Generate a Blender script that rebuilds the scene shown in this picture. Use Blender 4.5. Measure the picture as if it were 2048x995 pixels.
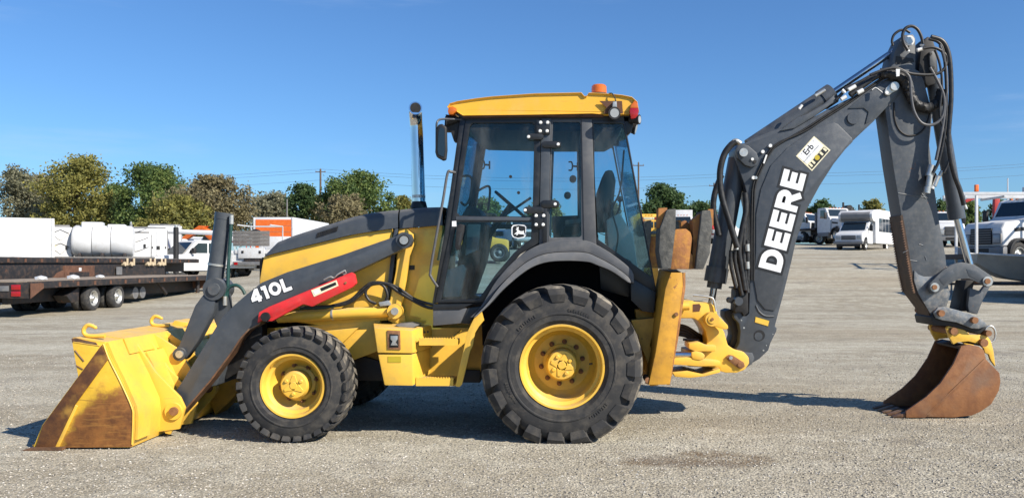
import bpy, bmesh, math, random
import numpy as np
from mathutils import Vector, Matrix
random.seed(7)
R = math.radians
for o in list(bpy.data.objects): bpy.data.objects.remove(o)
S = bpy.context.scene
C = S.collection
# ---------------------------------------------------------------- camera, sky, sun, exposure
F, CX, HY, CH = 1700.0, 1120.0, 525.0, 1.47      # focal length (photo px), axis, horizon row, eye height
cam = bpy.data.cameras.new('camera'); co = bpy.data.objects.new('camera', cam); C.objects.link(co)
cam.sensor_width = 36; cam.lens = F / 2048 * 36
cam.shift_x = (1024 - CX) / 2048; cam.shift_y = (HY - 497.5) / 2048
cam.clip_start = .05; cam.clip_end = 6000
co.location = (0, 0, CH); co.rotation_euler = (R(90), 0, 0)
S.camera = co
SUN = Vector((1.15, -.77, 1.0)).normalized()       # towards the sun
w = bpy.data.worlds.new('World'); S.world = w; w.use_nodes = True
nt = w.node_tree; bg = nt.nodes['Background']
sky = nt.nodes.new('ShaderNodeTexSky'); sky.sky_type = 'NISHITA'; sky.sun_disc = False
sky.sun_elevation = math.asin(SUN.z); sky.sun_rotation = math.atan2(SUN.x, SUN.y)
sky.air_density = 1.0; sky.dust_density = 0.6; sky.ozone_density = 3.0; sky.altitude = 200
hs_ = nt.nodes.new('ShaderNodeHueSaturation'); hs_.inputs['Saturation'].default_value = 1.0; hs_.inputs['Value'].default_value = 1.0
tn_ = nt.nodes.new('ShaderNodeMix'); tn_.data_type = 'RGBA'; tn_.blend_type = 'MULTIPLY'; tn_.inputs[0].default_value = 1; tn_.inputs[7].default_value = (.84, 1.27, 1.72, 1)
nt.links.new(sky.outputs[0], tn_.inputs[6]); nt.links.new(tn_.outputs[2], hs_.inputs['Color'])
# faint high cirrus over the whole sky
tcw = nt.nodes.new('ShaderNodeTexCoord'); mpw = nt.nodes.new('ShaderNodeMapping'); mpw.inputs['Scale'].default_value = (1.2, 1.2, 9)
nzw = nt.nodes.new('ShaderNodeTexNoise'); nzw.inputs['Scale'].default_value = 2.2; nzw.inputs['Detail'].default_value = 7; nzw.inputs['Roughness'].default_value = .62
rpw = nt.nodes.new('ShaderNodeMapRange'); rpw.interpolation_type = 'SMOOTHSTEP'; rpw.inputs[1].default_value = .52; rpw.inputs[2].default_value = .78; rpw.inputs[4].default_value = .22
mxw = nt.nodes.new('ShaderNodeMix'); mxw.data_type = 'RGBA'; mxw.inputs[7].default_value = (7.2, 8.8, 11.5, 1)
nt.links.new(tcw.outputs['Generated'], mpw.inputs[0]); nt.links.new(mpw.outputs[0], nzw.inputs[0]); nt.links.new(nzw.outputs[0], rpw.inputs[0])
nt.links.new(rpw.outputs[0], mxw.inputs[0]); nt.links.new(hs_.outputs[0], mxw.inputs[6])
nt.links.new(mxw.outputs[2], bg.inputs[0]); bg.inputs[1].default_value = .058
sl = bpy.data.lights.new('sun', 'SUN'); sl.energy = 5.0; sl.angle = R(.53); sl.color = (1, .92, .80)
so = bpy.data.objects.new('sun', sl); C.objects.link(so); so.location = SUN * 60
so.rotation_euler = (-SUN).to_track_quat('-Z', 'Y').to_euler()
S.view_settings.view_transform = 'Standard'; S.view_settings.look = 'None'
S.view_settings.exposure = 0.55; S.view_settings.gamma = 1; S.view_settings.use_curve_mapping = False
S.render.engine = 'CYCLES'; S.cycles.max_bounces = 8; S.cycles.diffuse_bounces = 1; S.cycles.transparent_max_bounces = 24

# ---------------------------------------------------------------- materials
def nodes(name):
    m = bpy.data.materials.new(name); m.use_nodes = True
    t = m.node_tree; b = t.nodes['Principled BSDF']
    return m, t, b
def N(t, typ, **k):
    n = t.nodes.new(typ)
    for a, v in k.items():
        if a.startswith('i_'):
            key = a[2:]; key = int(key) if key.isdigit() else key.replace('_', ' ')
            if hasattr(v, 'is_output'): t.links.new(v, n.inputs[key])
            else: n.inputs[key].default_value = v
        else: setattr(n, a, v)
    return n
def M(t, op, a, b=None, c=None, clamp=False):
    n = t.nodes.new('ShaderNodeMath'); n.operation = op; n.use_clamp = clamp
    for i, v in enumerate((a, b, c)):
        if v is None: continue
        if hasattr(v, 'is_output'): t.links.new(v, n.inputs[i])
        else: n.inputs[i].default_value = v
    return n.outputs[0]
def mixc(t, f, a, b):
    n = t.nodes.new('ShaderNodeMix'); n.data_type = 'RGBA'
    for s, v in ((n.inputs[0], f), (n.inputs[6], a), (n.inputs[7], b)):
        if hasattr(v, 'is_output'): t.links.new(v, s)
        elif isinstance(v, (int, float)): s.default_value = v
        else: s.default_value = (*v, 1)
    return n.outputs[2]
def sstep(t, v, lo, hi):
    n = t.nodes.new('ShaderNodeMapRange'); n.interpolation_type = 'SMOOTHSTEP'
    t.links.new(v, n.inputs[0]); n.inputs[1].default_value = lo; n.inputs[2].default_value = hi
    return n.outputs[0]
def noise(t, scale, detail=4, vec=None, rough=.55):
    n = N(t, 'ShaderNodeTexNoise'); n.inputs['Scale'].default_value = scale; n.inputs['Detail'].default_value = detail
    n.inputs['Roughness'].default_value = rough
    if vec is None: vec = N(t, 'ShaderNodeNewGeometry').outputs['Position']
    t.links.new(vec, n.inputs['Vector'])
    return n.outputs[0]
MT = {}
def paint(key, col, rough=.4, metal=0, dirt=None, scratch=0, settle=0, wavy=0, damt=.25, dscale=6, rust=0, var=.12, bump=.0, bscale=60, coat=0, spec=.5, vec='pos', rustcol=(.16, .06, .025)):
    m, t, b = nodes(key)
    v = None
    if vec == 'obj': v = N(t, 'ShaderNodeTexCoord').outputs['Object']
    c = tuple(col)
    n1 = noise(t, dscale, 5, v)
    cc = mixc(t, sstep(t, n1, .3, .7), tuple(x * (1 - var) for x in c), tuple(min(1, x * (1 + var * .6)) for x in c))
    r_ = M(t, 'ADD', rough - .06, M(t, 'MULTIPLY', n1, .14))
    if dirt is not None:
        n2 = noise(t, dscale * 2.3, 7, v, .65)
        f = M(t, 'MULTIPLY', sstep(t, n2, .42, .72), damt)
        cc = mixc(t, f, cc, dirt)
        r_ = M(t, 'ADD', r_, M(t, 'MULTIPLY', f, .4))
    if rust:
        n3 = noise(t, dscale * 3.5, 8, v, .7); n4 = noise(t, dscale * .8, 3, v)
        f = sstep(t, M(t, 'ADD', M(t, 'MULTIPLY', n3, .6), M(t, 'MULTIPLY', n4, .4)), .66 - rust * .3, .70 - rust * .3)
        cc = mixc(t, f, cc, mixc(t, n3, rustcol, tuple(x * 1.8 for x in rustcol)))
        r_ = M(t, 'MAXIMUM', r_, M(t, 'MULTIPLY', f, .85))
    g_ = N(t, 'ShaderNodeNewGeometry')
    if scratch:
        for rot, sc_ in ((25, (2.2, 2.2, 60)), (-50, (2.6, 2.6, 75))):
            mp = N(t, 'ShaderNodeMapping'); t.links.new(g_.outputs['Position'] if v is None else v, mp.inputs[0]); mp.inputs['Rotation'].default_value = (0, R(rot), 0); mp.inputs['Scale'].default_value = sc_
            n6 = noise(t, 2.0, 3, mp.outputs[0]); n7 = noise(t, 2.4, 3, v)
            f = M(t, 'MULTIPLY', M(t, 'MULTIPLY', sstep(t, n6, .67, .70), sstep(t, n7, .48, .62)), scratch)
            cc = mixc(t, f, cc, tuple(min(1, x * .45 + .05) for x in c)); r_ = M(t, 'ADD', r_, M(t, 'MULTIPLY', f, .3))
    if settle:
        sz = N(t, 'ShaderNodeSeparateXYZ'); t.links.new(g_.outputs['Normal'], sz.inputs[0])
        f = M(t, 'MULTIPLY', M(t, 'MULTIPLY', sstep(t, sz.outputs[2], .35, .95), sstep(t, noise(t, 8, 5, v), .25, .7)), settle)
        cc = mixc(t, f, cc, (.34, .31, .26)); r_ = M(t, 'ADD', r_, M(t, 'MULTIPLY', f, .5))
    t.links.new(cc, b.inputs['Base Color']); t.links.new(r_, b.inputs['Roughness'])
    b.inputs['Metallic'].default_value = metal; b.inputs['Specular IOR Level'].default_value = spec
    b.inputs['Coat Weight'].default_value = coat
    if wavy and not bump: bump, bscale = wavy, 2.2
    if bump:
        n5 = noise(t, bscale, 5, v)
        bp = N(t, 'ShaderNodeBump', i_Strength=bump, i_Distance=.01, i_Height=n5)
        t.links.new(bp.outputs[0], b.inputs['Normal'])
    MT[key] = m; return m
def glassmat(key, tint, refl=.12, shade=1.0):
    m, t, b = nodes(key); t.nodes.remove(b)
    tr = N(t, 'ShaderNodeBsdfTransparent'); tr.inputs[0].default_value = (*tint, 1)
    gl = N(t, 'ShaderNodeBsdfGlossy'); gl.inputs['Roughness'].default_value = .03
    lw = N(t, 'ShaderNodeLayerWeight'); lw.inputs[0].default_value = .25
    f = M(t, 'ADD', M(t, 'MULTIPLY', lw.outputs['Fresnel'], .55), refl * .3, clamp=True)
    mx = N(t, 'ShaderNodeMixShader'); t.links.new(f, mx.inputs[0]); t.links.new(tr.outputs[0], mx.inputs[1]); t.links.new(gl.outputs[0], mx.inputs[2])
    df = N(t, 'ShaderNodeBsdfDiffuse'); df.inputs[0].default_value = (.5, .48, .44, 1)      # dust film
    mp = N(t, 'ShaderNodeMapping'); t.links.new(N(t, 'ShaderNodeNewGeometry').outputs['Position'], mp.inputs[0]); mp.inputs['Scale'].default_value = (1, 1, .35)
    mx2 = N(t, 'ShaderNodeMixShader'); t.links.new(M(t, 'MULTIPLY', sstep(t, noise(t, 7, 6, mp.outputs[0]), .38, .75), .085), mx2.inputs[0])
    t.links.new(mx.outputs[0], mx2.inputs[1]); t.links.new(df.outputs[0], mx2.inputs[2]); t.links.new(mx2.outputs[0], t.nodes['Material Output'].inputs[0])
    MT[key] = m; return m
YEL = (.85, .50, .062)
dust = (.33, .27, .2)
paint('yellow', YEL, .42, dirt=(.42, .27, .08), damt=.35, var=.07, dscale=3, rust=.1, bump=.04, bscale=25, scratch=.55, settle=.45)
paint('yellow_clean', YEL, .36, dirt=(.50, .33, .10), damt=.45, var=.07, dscale=2.4, scratch=.55, settle=.45, wavy=.25)
paint('roof_yellow', (.80, .43, .035), .45, dirt=(.6, .42, .15), damt=.3, var=.05, dscale=2, scratch=.55, settle=.45, wavy=.2)
paint('yellow_worn', (.62, .31, .03), .55, dirt=(.25, .12, .04), damt=.45, dscale=5, rust=.24, var=.18, bump=.1, bscale=40, scratch=.55, settle=.45)
paint('rust_block', (.36, .15, .05), .8, dirt=(.55, .27, .06), damt=.7, dscale=9, var=.3, bump=.3, bscale=50)
paint('charcoal', (.056, .064, .075), .37, dirt=(.12, .125, .13), damt=.2, dscale=7, var=.1, bump=.03, bscale=40, scratch=.35, settle=.35)
paint('charcoal_worn', (.068, .078, .09), .5, dirt=(.17, .165, .155), damt=.32, dscale=9, var=.15, rust=.14, bump=.06, scratch=.35, settle=.35)
paint('steel_scraped', (.16, .175, .19), .42, metal=.3, dirt=(.36, .32, .27), damt=.6, dscale=11, var=.25, bump=.08, rust=.12)
paint('fender_grey', (.08, .084, .092), .5, dirt=(.2, .19, .18), damt=.3, dscale=4, var=.1, scratch=.35, settle=.35)
paint('flare_grey', (.13, .133, .14), .55, dirt=(.24, .22, .2), damt=.35, dscale=5, var=.1, scratch=.35, settle=.35)
paint('cab_black', (.012, .013, .015), .35, dirt=(.06, .06, .06), damt=.25, dscale=4)
paint('black', (.009, .009, .01), .55, dirt=(.05, .045, .04), damt=.3, dscale=9)
paint('liner_black', (.004, .004, .005), .8, spec=.1)
paint('hose_black', (.013, .013, .014), .42, dirt=(.07, .065, .06), damt=.3, dscale=12, settle=.3)
paint('hose_grey', (.09, .09, .095), .4, dirt=(.14, .13, .12), damt=.3, dscale=12)
paint('hose_green', (.012, .055, .05), .45, dirt=(.06, .1, .09), damt=.3, dscale=10)
paint('rubber', (.026, .026, .027), .8, dirt=(.13, .115, .095), damt=.5, dscale=5, var=.2, bump=.12, bscale=90)
paint('tread', (.06, .055, .048), .9, dirt=(.30, .26, .2), damt=.85, dscale=5, var=.25, bump=.2, bscale=60, settle=.3)
paint('pad_rubber', (.085, .085, .08), .9, dirt=(.2, .19, .165), damt=.55, dscale=12, var=.3, bump=.4, bscale=70)
paint('red', (.70, .028, .03), .4, dirt=(.3, .1, .08), damt=.25, dscale=7, scratch=.5)
paint('chrome', (.68, .69, .71), .10, metal=1, var=.05)
paint('rod_steel', (.55, .56, .58), .16, metal=1, var=.08)
paint('zinc', (.55, .55, .52), .35, metal=.7, var=.12, dirt=(.3, .25, .18), damt=.35, dscale=20)
paint('bolt_white', (.75, .75, .73), .35, var=.05)
paint('pin_rust', (.25, .115, .05), .7, metal=.2, dirt=(.4, .2, .09), damt=.6, dscale=20, var=.25)
paint('white_paint', (.62, .63, .64), .4, dirt=(.44, .42, .38), damt=.45, dscale=1.3, var=.05, vec='obj', settle=.25)
paint('white_worn', (.62, .63, .63), .55, dirt=(.36, .32, .27), damt=.5, dscale=2.5, var=.1, rust=.1, vec='obj')
paint('white_decal', (.82, .83, .84), .5, var=.02)
paint('black_decal', (.01, .011, .013), .5, var=.05)
paint('cream_decal', (.78, .72, .5), .5, var=.04)
paint('ochre_decal', (.5, .38, .02), .5, var=.05)
paint('orange', (.75, .14, .015), .5, dirt=(.8, .25, .06), damt=.4, dscale=2, var=.08, vec='obj')
paint('bus_yellow', (.78, .44, .06), .45, var=.08, dscale=2, vec='obj')
paint('grey_metal', (.2, .2, .205), .5, metal=.3, dirt=(.3, .27, .22), damt=.4, dscale=3, vec='obj')
paint('hull_grey', (.29, .285, .26), .42, metal=.3, dirt=(.4, .36, .3), damt=.4, dscale=2, vec='obj')
paint('dark_frame', (.018, .017, .018), .6, dirt=(.12, .07, .045), damt=.45, dscale=3, rust=.1, vec='obj')
paint('rust_brown', (.13, .06, .035), .85, dirt=(.06, .03, .02), damt=.5, dscale=6, var=.3, vec='obj')
paint('deck_wood', (.30, .24, .18), .85, dirt=(.14, .1, .07), damt=.6, dscale=4, var=.2, vec='obj')
paint('grey_wood', (.17, .16, .15), .85, dirt=(.09, .08, .075), damt=.5, dscale=6, var=.2, vec='obj')
paint('pole_wood', (.12, .085, .06), .9, var=.2, dscale=2)
paint('red_crane', (.42, .03, .025), .5, var=.1, vec='obj')
paint('blue_paint', (.03, .07, .22), .4, var=.1, vec='obj')
paint('tan_cloth', (.52, .42, .28), .8, var=.1, vec='obj')
paint('seat_fabric', (.018, .019, .021), .8, var=.2)
paint('int_grey', (.17, .18, .18), .6, var=.1, dirt=(.2, .2, .19), damt=.3)
paint('int_dark', (.03, .033, .036), .6, var=.1)
paint('lens_grey', (.32, .34, .35), .12, var=.05)
paint('bark', (.09, .07, .055), .9, var=.25, dscale=2)
paint('wire', (.05, .05, .055), .6)
def lens(key, col):
    m, t, b = nodes(key); b.inputs['Base Color'].default_value = (*col, 1); b.inputs['Roughness'].default_value = .12
    b.inputs['Transmission Weight'].default_value = .35; b.inputs['Coat Weight'].default_value = .5; MT[key] = m
lens('amber', (.85, .2, .01)); lens('tail_red', (.55, .01, .015))
glassmat('cab_glass', (.58, .76, .84), .05)
paint('vehicle_glass', (.012, .02, .026), .06, var=.1, spec=.8)
# worn bucket paints: rust with a shape of its own
def bucket_side():
    m, t, b = nodes('bucket_side')
    g = N(t, 'ShaderNodeNewGeometry').outputs['Position']
    sx = N(t, 'ShaderNodeSeparateXYZ'); t.links.new(g, sx.inputs[0])
    x, z = sx.outputs[0], sx.outputs[2]
    n1 = noise(t, 9, 7, rough=.65); n2 = noise(t, 40, 6); 
    st = N(t, 'ShaderNodeMapping'); t.links.new(g, st.inputs[0]); st.inputs['Rotation'].default_value = (0, R(-40), 0); st.inputs['Scale'].default_value = (3, 3, 30)
    n3 = noise(t, 2.2, 5, st.outputs[0])
    xx = M(t, 'ADD', x, 3.50)
    cur = M(t, 'SUBTRACT', .50, M(t, 'MULTIPLY', M(t, 'MULTIPLY', xx, xx), 2.4))
    d = M(t, 'SUBTRACT', cur, z)
    f = sstep(t, M(t, 'ADD', d, M(t, 'MULTIPLY', M(t, 'SUBTRACT', n1, .5), .34)), -.05, .10)
    rust = mixc(t, sstep(t, n1, .3, .7), (.115, .042, .012), (.29, .115, .025))
    rust = mixc(t, M(t, 'MULTIPLY', sstep(t, n3, .5, .7), .5), rust, (.38, .18, .04))
    yel = mixc(t, sstep(t, n1, .3, .7), (.74, .44, .035), (.82, .50, .05))
    scr = sstep(t, n3, .62, .66)
    yel = mixc(t, M(t, 'MULTIPLY', scr, M(t, 'MULTIPLY', sstep(t, d, -.3, -.05), .6)), yel, (.2, .09, .03))
    t.links.new(mixc(t, f, yel, rust), b.inputs['Base Color'])
    t.links.new(M(t, 'ADD', .42, M(t, 'MULTIPLY', f, .25)), b.inputs['Roughness'])
    bp = N(t, 'ShaderNodeBump', i_Strength=.15, i_Distance=.01, i_Height=n2); t.links.new(bp.outputs[0], b.inputs['Normal'])
    MT['bucket_side'] = m
bucket_side()
def rustmat(key, dark, light, patch, scale):
    m, t, b = nodes(key)
    n1 = noise(t, scale, 8, rough=.62); n2 = noise(t, scale * .35, 4); n3 = noise(t, scale * 7, 5)
    c = mixc(t, sstep(t, n1, .3, .7), dark, light)
    c = mixc(t, M(t, 'MULTIPLY', sstep(t, n2, .52, .7), .7), c, patch)
    t.links.new(c, b.inputs['Base Color']); b.inputs['Roughness'].default_value = .6; b.inputs['Metallic'].default_value = .15
    bp = N(t, 'ShaderNodeBump', i_Strength=.2, i_Distance=.01, i_Height=n3); t.links.new(bp.outputs[0], b.inputs['Normal'])
    MT[key] = m
rustmat('hoe_inside_shade', (.016, .010, .007), (.035, .018, .010), (.025, .018, .012), 6)  # digging bucket rust, darkened to paint in the shade of its inside
rustmat('hoe_rust', (.17, .066, .026), (.29, .125, .045), (.20, .125, .08), 6)
rustmat('strip_rust', (.075, .03, .014), (.17, .07, .02), (.50, .28, .05), 11)
rustmat('edge_rust_shade', (.035, .02, .012), (.075, .04, .02), (.09, .05, .025), 14)  # edge rust with the shade of the dipper's left face in its colour
rustmat('edge_rust', (.09, .05, .03), (.20, .10, .05), (.25, .17, .1), 14)

# ---------------------------------------------------------------- mesh helpers
LOC = {}
def W(px, py, Y): return Vector(((px - CX) * Y / F, Y, CH + (HY - py) * Y / F))
def L(px, Y): return px * Y / F
def finish(bm, name, mat, parent=None, sharp=38, label=None, tri=None):
    bmesh.ops.remove_doubles(bm, verts=bm.verts, dist=1e-5)
    bmesh.ops.recalc_face_normals(bm, faces=bm.faces)
    cr = math.cos(R(sharp))
    for f in bm.faces: f.smooth = True
    for e in bm.edges:
        lf = e.link_faces
        e.smooth = not (len(lf) != 2 or lf[0].normal.dot(lf[1].normal) < cr)
    me = bpy.data.meshes.new(name)
    vs = [v.co for v in bm.verts]
    lo = Vector([min(v[i] for v in vs) for i in range(3)]); hi = Vector([max(v[i] for v in vs) for i in range(3)])
    c = (lo + hi) / 2
    for v in bm.verts: v.co -= c
    bm.to_mesh(me); bm.free()
    me.materials.append(MT[mat] if isinstance(mat, str) else mat)
    return link(name, me, c, parent, label)
def link(name, me, c, parent=None, label=None):
    o = bpy.data.objects.new(name, me); C.objects.link(o)
    if parent is not None:
        o.parent = parent; o.location = Vector(c) - LOC[parent.name]
    else: o.location = c
    LOC[o.name] = Vector(c)
    if label: o['label'] = label
    return o
def root(name, label, cat, loc=(0, 0, 0), group=None):
    o = bpy.data.objects.new(name, None); C.objects.link(o); o.location = loc; LOC[o.name] = Vector(loc)
    o.empty_display_size = .2; o['label'] = label; o['category'] = cat
    if group: o['group'] = group
    return o
def tag(o, label, cat, group=None):
    o['label'] = label; o['category'] = cat
    if group: o['group'] = group
    return o
def bevel(bm, w, seg=2, ang=25):
    if w <= 0: return
    es = [e for e in bm.edges if len(e.link_faces) == 2 and e.calc_face_angle(0) > R(ang)]
    bmesh.ops.bevel(bm, geom=es, offset=w, segments=seg, profile=.6, affect='EDGES', clamp_overlap=True)
def bprism(bm, pts, y0, y1, holes=()):
    """pts: world (x,z) outline at y0, straight extrusion to y1"""
    loops = [pts] + list(holes)
    if not holes:
        a = [bm.verts.new((x, y0, z)) for x, z in pts]; b = [bm.verts.new((x, y1, z)) for x, z in pts]
        bm.faces.new(a); bm.faces.new(b[::-1]); n = len(a)
        for i in range(n): bm.faces.new((a[i], b[i], b[(i + 1) % n], a[(i + 1) % n]))
        return
    es = []; vs = []
    for lp in loops:
        v = [bm.verts.new((x, y0, z)) for x, z in lp]; vs.append(v)
        es += [bm.edges.new((v[i], v[(i + 1) % len(v)])) for i in range(len(v))]
    r = bmesh.ops.triangle_fill(bm, use_beauty=True, use_dissolve=False, edges=es)
    fs = [g for g in r['geom'] if isinstance(g, bmesh.types.BMFace)]
    ex = bmesh.ops.extrude_face_region(bm, geom=fs, use_keep_orig=True)
    for g in ex['geom']:
        if isinstance(g, bmesh.types.BMVert): g.co.y = y1
def P2(pts, Y): return [((x - CX) * Y / F, CH + (HY - y) * Y / F) for x, y in pts]
def prism(name, pts, y0, y1, mat, parent, bev=.006, holes=(), px=True, mir=False, seg=2, label=None, sharp=38):
    out = []
    for k in range(2 if mir else 1):
        bm = bmesh.new()
        bprism(bm, P2(pts, y0) if px else pts, y0, y1, [P2(h, y0) if px else h for h in holes])
        bmesh.ops.recalc_face_normals(bm, faces=bm.faces)
        bevel(bm, bev, seg)
        if k:
            for v in bm.verts: v.co.y = 2 * MC - v.co.y
        out.append(finish(bm, name, mat, parent, sharp, label))
    return out[0]
MC = 8.0                                        # the machine's middle plane
def loft(name, pa, ya, pb, yb, mat, parent, bev=.005, label=None):
    bm = bmesh.new()
    a = [bm.verts.new((x, ya, z)) for x, z in P2(pa, ya)]; b = [bm.verts.new((x, yb, z)) for x, z in P2(pb, yb)]
    bm.faces.new(a); bm.faces.new(b[::-1]); n = len(a)
    for i in range(n): bm.faces.new((a[i], b[i], b[(i + 1) % n], a[(i + 1) % n]))
    bmesh.ops.recalc_face_normals(bm, faces=bm.faces); bevel(bm, bev)
    return finish(bm, name, mat, parent, 38, label)
def bbox(bm, x0, x1, y0, y1, z0, z1):
    v = [bm.verts.new((x, y, z)) for x in (x0, x1) for y in (y0, y1) for z in (z0, z1)]
    for f in ((0, 1, 3, 2), (4, 6, 7, 5), (0, 4, 5, 1), (2, 3, 7, 6), (0, 2, 6, 4), (1, 5, 7, 3)): bm.faces.new([v[i] for i in f])
    return v
def box(name, x0, x1, y0, y1, z0, z1, mat, parent, bev=.006, seg=2, label=None):
    bm = bmesh.new(); bbox(bm, x0, x1, y0, y1, z0, z1)
    bmesh.ops.recalc_face_normals(bm, faces=bm.faces); bevel(bm, bev, seg)
    return finish(bm, name, mat, parent, 38, label)
def bcyl(bm, p0, p1, r0, r1=None, n=20, cap=True):
    p0, p1 = Vector(p0), Vector(p1); r1 = r0 if r1 is None else r1
    d = (p1 - p0).normalized(); u = d.orthogonal().normalized(); v = d.cross(u)
    A = []; B = []
    for i in range(n):
        a = 2 * math.pi * i / n; q = u * math.cos(a) + v * math.sin(a)
        A.append(bm.verts.new(p0 + q * r0)); B.append(bm.verts.new(p1 + q * r1))
    for i in range(n): bm.faces.new((A[i], A[(i + 1) % n], B[(i + 1) % n], B[i]))
    if cap: bm.faces.new(A[::-1]); bm.faces.new(B)
def cyl(name, p0, p1, r, mat, parent, r1=None, n=20, bev=0, label=None):
    bm = bmesh.new(); bcyl(bm, p0, p1, r, r1, n); bevel(bm, bev, 2, 50)
    return finish(bm, name, mat, parent, 38, label)
def pin(name, px, py, y0, y1, rpx, mat, parent, n=20, bev=.004):
    a = W(px, py, y0); b = Vector((a.x, y1, a.z))
    return cyl(name, a, b, L(rpx, y0), mat, parent, n=n, bev=bev)
def smooth_path(pts, k=6):
    P = [Vector(p) for p in pts]; out = []
    for i in range(len(P) - 1):
        p0 = P[max(i - 1, 0)]; p1 = P[i]; p2 = P[i + 1]; p3 = P[min(i + 2, len(P) - 1)]
        for j in range(k):
            t = j / k
            out.append(.5 * (2 * p1 + (p2 - p0) * t + (2 * p0 - 5 * p1 + 4 * p2 - p3) * t * t + (3 * p1 - p0 - 3 * p2 + p3) * t ** 3))
    out.append(P[-1]); return out
def btube(bm, path, r, n=8, rough=0):
    path = [Vector(p) for p in path]; m = len(path); rings = []
    d0 = (path[1] - path[0]).normalized(); u = d0.orthogonal().normalized()
    for i, p in enumerate(path):
        d = (path[min(i + 1, m - 1)] - path[max(i - 1, 0)]).normalized()
        u = (u - d * u.dot(d)); u = u.normalized() if u.length > 1e-6 else d.orthogonal().normalized()
        v = d.cross(u); rr = r[i] if isinstance(r, (list, tuple)) else r
        rings.append([bm.verts.new(p + (u * math.cos(2 * math.pi * j / n) + v * math.sin(2 * math.pi * j / n)) * rr * (1 + rough * random.uniform(-1, 1))) for j in range(n)])
    for a, b in zip(rings, rings[1:]):
        for j in range(n): bm.faces.new((a[j], a[(j + 1) % n], b[(j + 1) % n], b[j]))
    bm.faces.new(rings[0][::-1]); bm.faces.new(rings[-1])
def tube(name, pts, r, mat, parent, n=8, k=6, rough=0, label=None):
    bm = bmesh.new(); btube(bm, smooth_path(pts, k) if k > 1 else pts, r, n, rough)
    return finish(bm, name, mat, parent, 50, label)
def hose(px, Y, rpx, mat='hose_black', parent=None, name='hose', k=6, rough=0):
    """px: list of (x, y[, Y]) photo points"""
    pts = [W(p[0], p[1], p[2] if len(p) > 2 else Y) for p in px]
    return tube(name, pts, L(rpx, Y), mat, parent, 8, k, rough)
def blathe(bm, prof, cx, cz, n=48, flat=None):
    """prof: (r, y); axis along Y through (cx, cz)"""
    rings = []
    for r, y in prof:
        if r < 1e-6: rings.append([bm.verts.new((cx, y, cz))]); continue
        rings.append([bm.verts.new((cx + r * math.cos(2 * math.pi * i / n), y, cz + r * math.sin(2 * math.pi * i / n))) for i in range(n)])
    for a, b in zip(rings, rings[1:]):
        for i in range(n):
            if len(a) == 1 and len(b) == 1: continue
            if len(a) == 1: bm.faces.new((a[0], b[i], b[(i + 1) % n]))
            elif len(b) == 1: bm.faces.new((a[i], a[(i + 1) % n], b[0]))
            else: bm.faces.new((a[i], a[(i + 1) % n], b[(i + 1) % n], b[i]))
def lathe(name, prof, cx, cz, mat, parent, n=48, sharp=38):
    bm = bmesh.new(); blathe(bm, prof, cx, cz, n)
    return finish(bm, name, mat, parent, sharp)
# lettering built from strokes: each glyph is a set of polylines in a 0..w x 0..1 box
def arc(cx, cy, rx, ry, a0, a1, n=10): return [(cx + rx * math.cos(R(a0 + (a1 - a0) * i / n)), cy + ry * math.sin(R(a0 + (a1 - a0) * i / n))) for i in range(n + 1)]
s_ = .13
GL = {'D': (.86, [[(s_, 0), (s_, 1)], [(s_, s_), (.38, s_)] + arc(.38, .5, .35, .5 - s_, -90, 90)[1:] + [(s_, 1 - s_)]]),
      'E': (.74, [[(s_, 0), (s_, 1)], [(s_, s_), (.72, s_)], [(s_, .5), (.68, .5)], [(s_, 1 - s_), (.72, 1 - s_)]]),
      'R': (.84, [[(s_, 0), (s_, 1)], [(s_, 1 - s_), (.46, 1 - s_)] + arc(.46, .67, .22, .2, 90, -90)[1:] + [(s_, .47)], [(.46, .44), (.74, 0)]]),
      '4': (.86, [[(.62, 0), (.62, 1)], [(.60, .93), (.14, .33)], [(.05, .28), (.84, .28)]]),
      '1': (.50, [[(.32, 0), (.32, 1)], [(.05, .86), (.32, .86)]]),
      '0': (.92, [arc(.46, .5, .33, .37, 0, 360, 22)]),
      'L': (.70, [[(s_, 0), (s_, 1)], [(s_, s_), (.68, s_)]])}
def stroke_quads(bm, pl, wd, ext, T):
    n = len(pl); clo = (Vector(pl[0]) - Vector(pl[-1])).length < 1e-6
    P = [Vector(p) for p in pl]; nm = []
    for i in range(n):
        a = P[i - 1] if i else (P[-2] if clo else None); b = P[i + 1] if i < n - 1 else (P[1] if clo else None)
        ds = [(q).normalized() for q in ((P[i] - a) if a is not None else None, (b - P[i]) if b is not None else None) if q is not None]
        d = (ds[0] + ds[-1]).normalized(); k = 1 / max(.5, d.dot(ds[0]))
        nm.append(Vector((-d.y, d.x)) * wd * k)
    if not clo and ext:
        P[0] = P[0] - (P[1] - P[0]).normalized() * ext; P[-1] = P[-1] + (P[-1] - P[-2]).normalized() * ext
    for i in range(n - 1):
        q = [T(P[i] + nm[i]), T(P[i + 1] + nm[i + 1]), T(P[i + 1] - nm[i + 1]), T(P[i] - nm[i])]
        yield q
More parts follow.
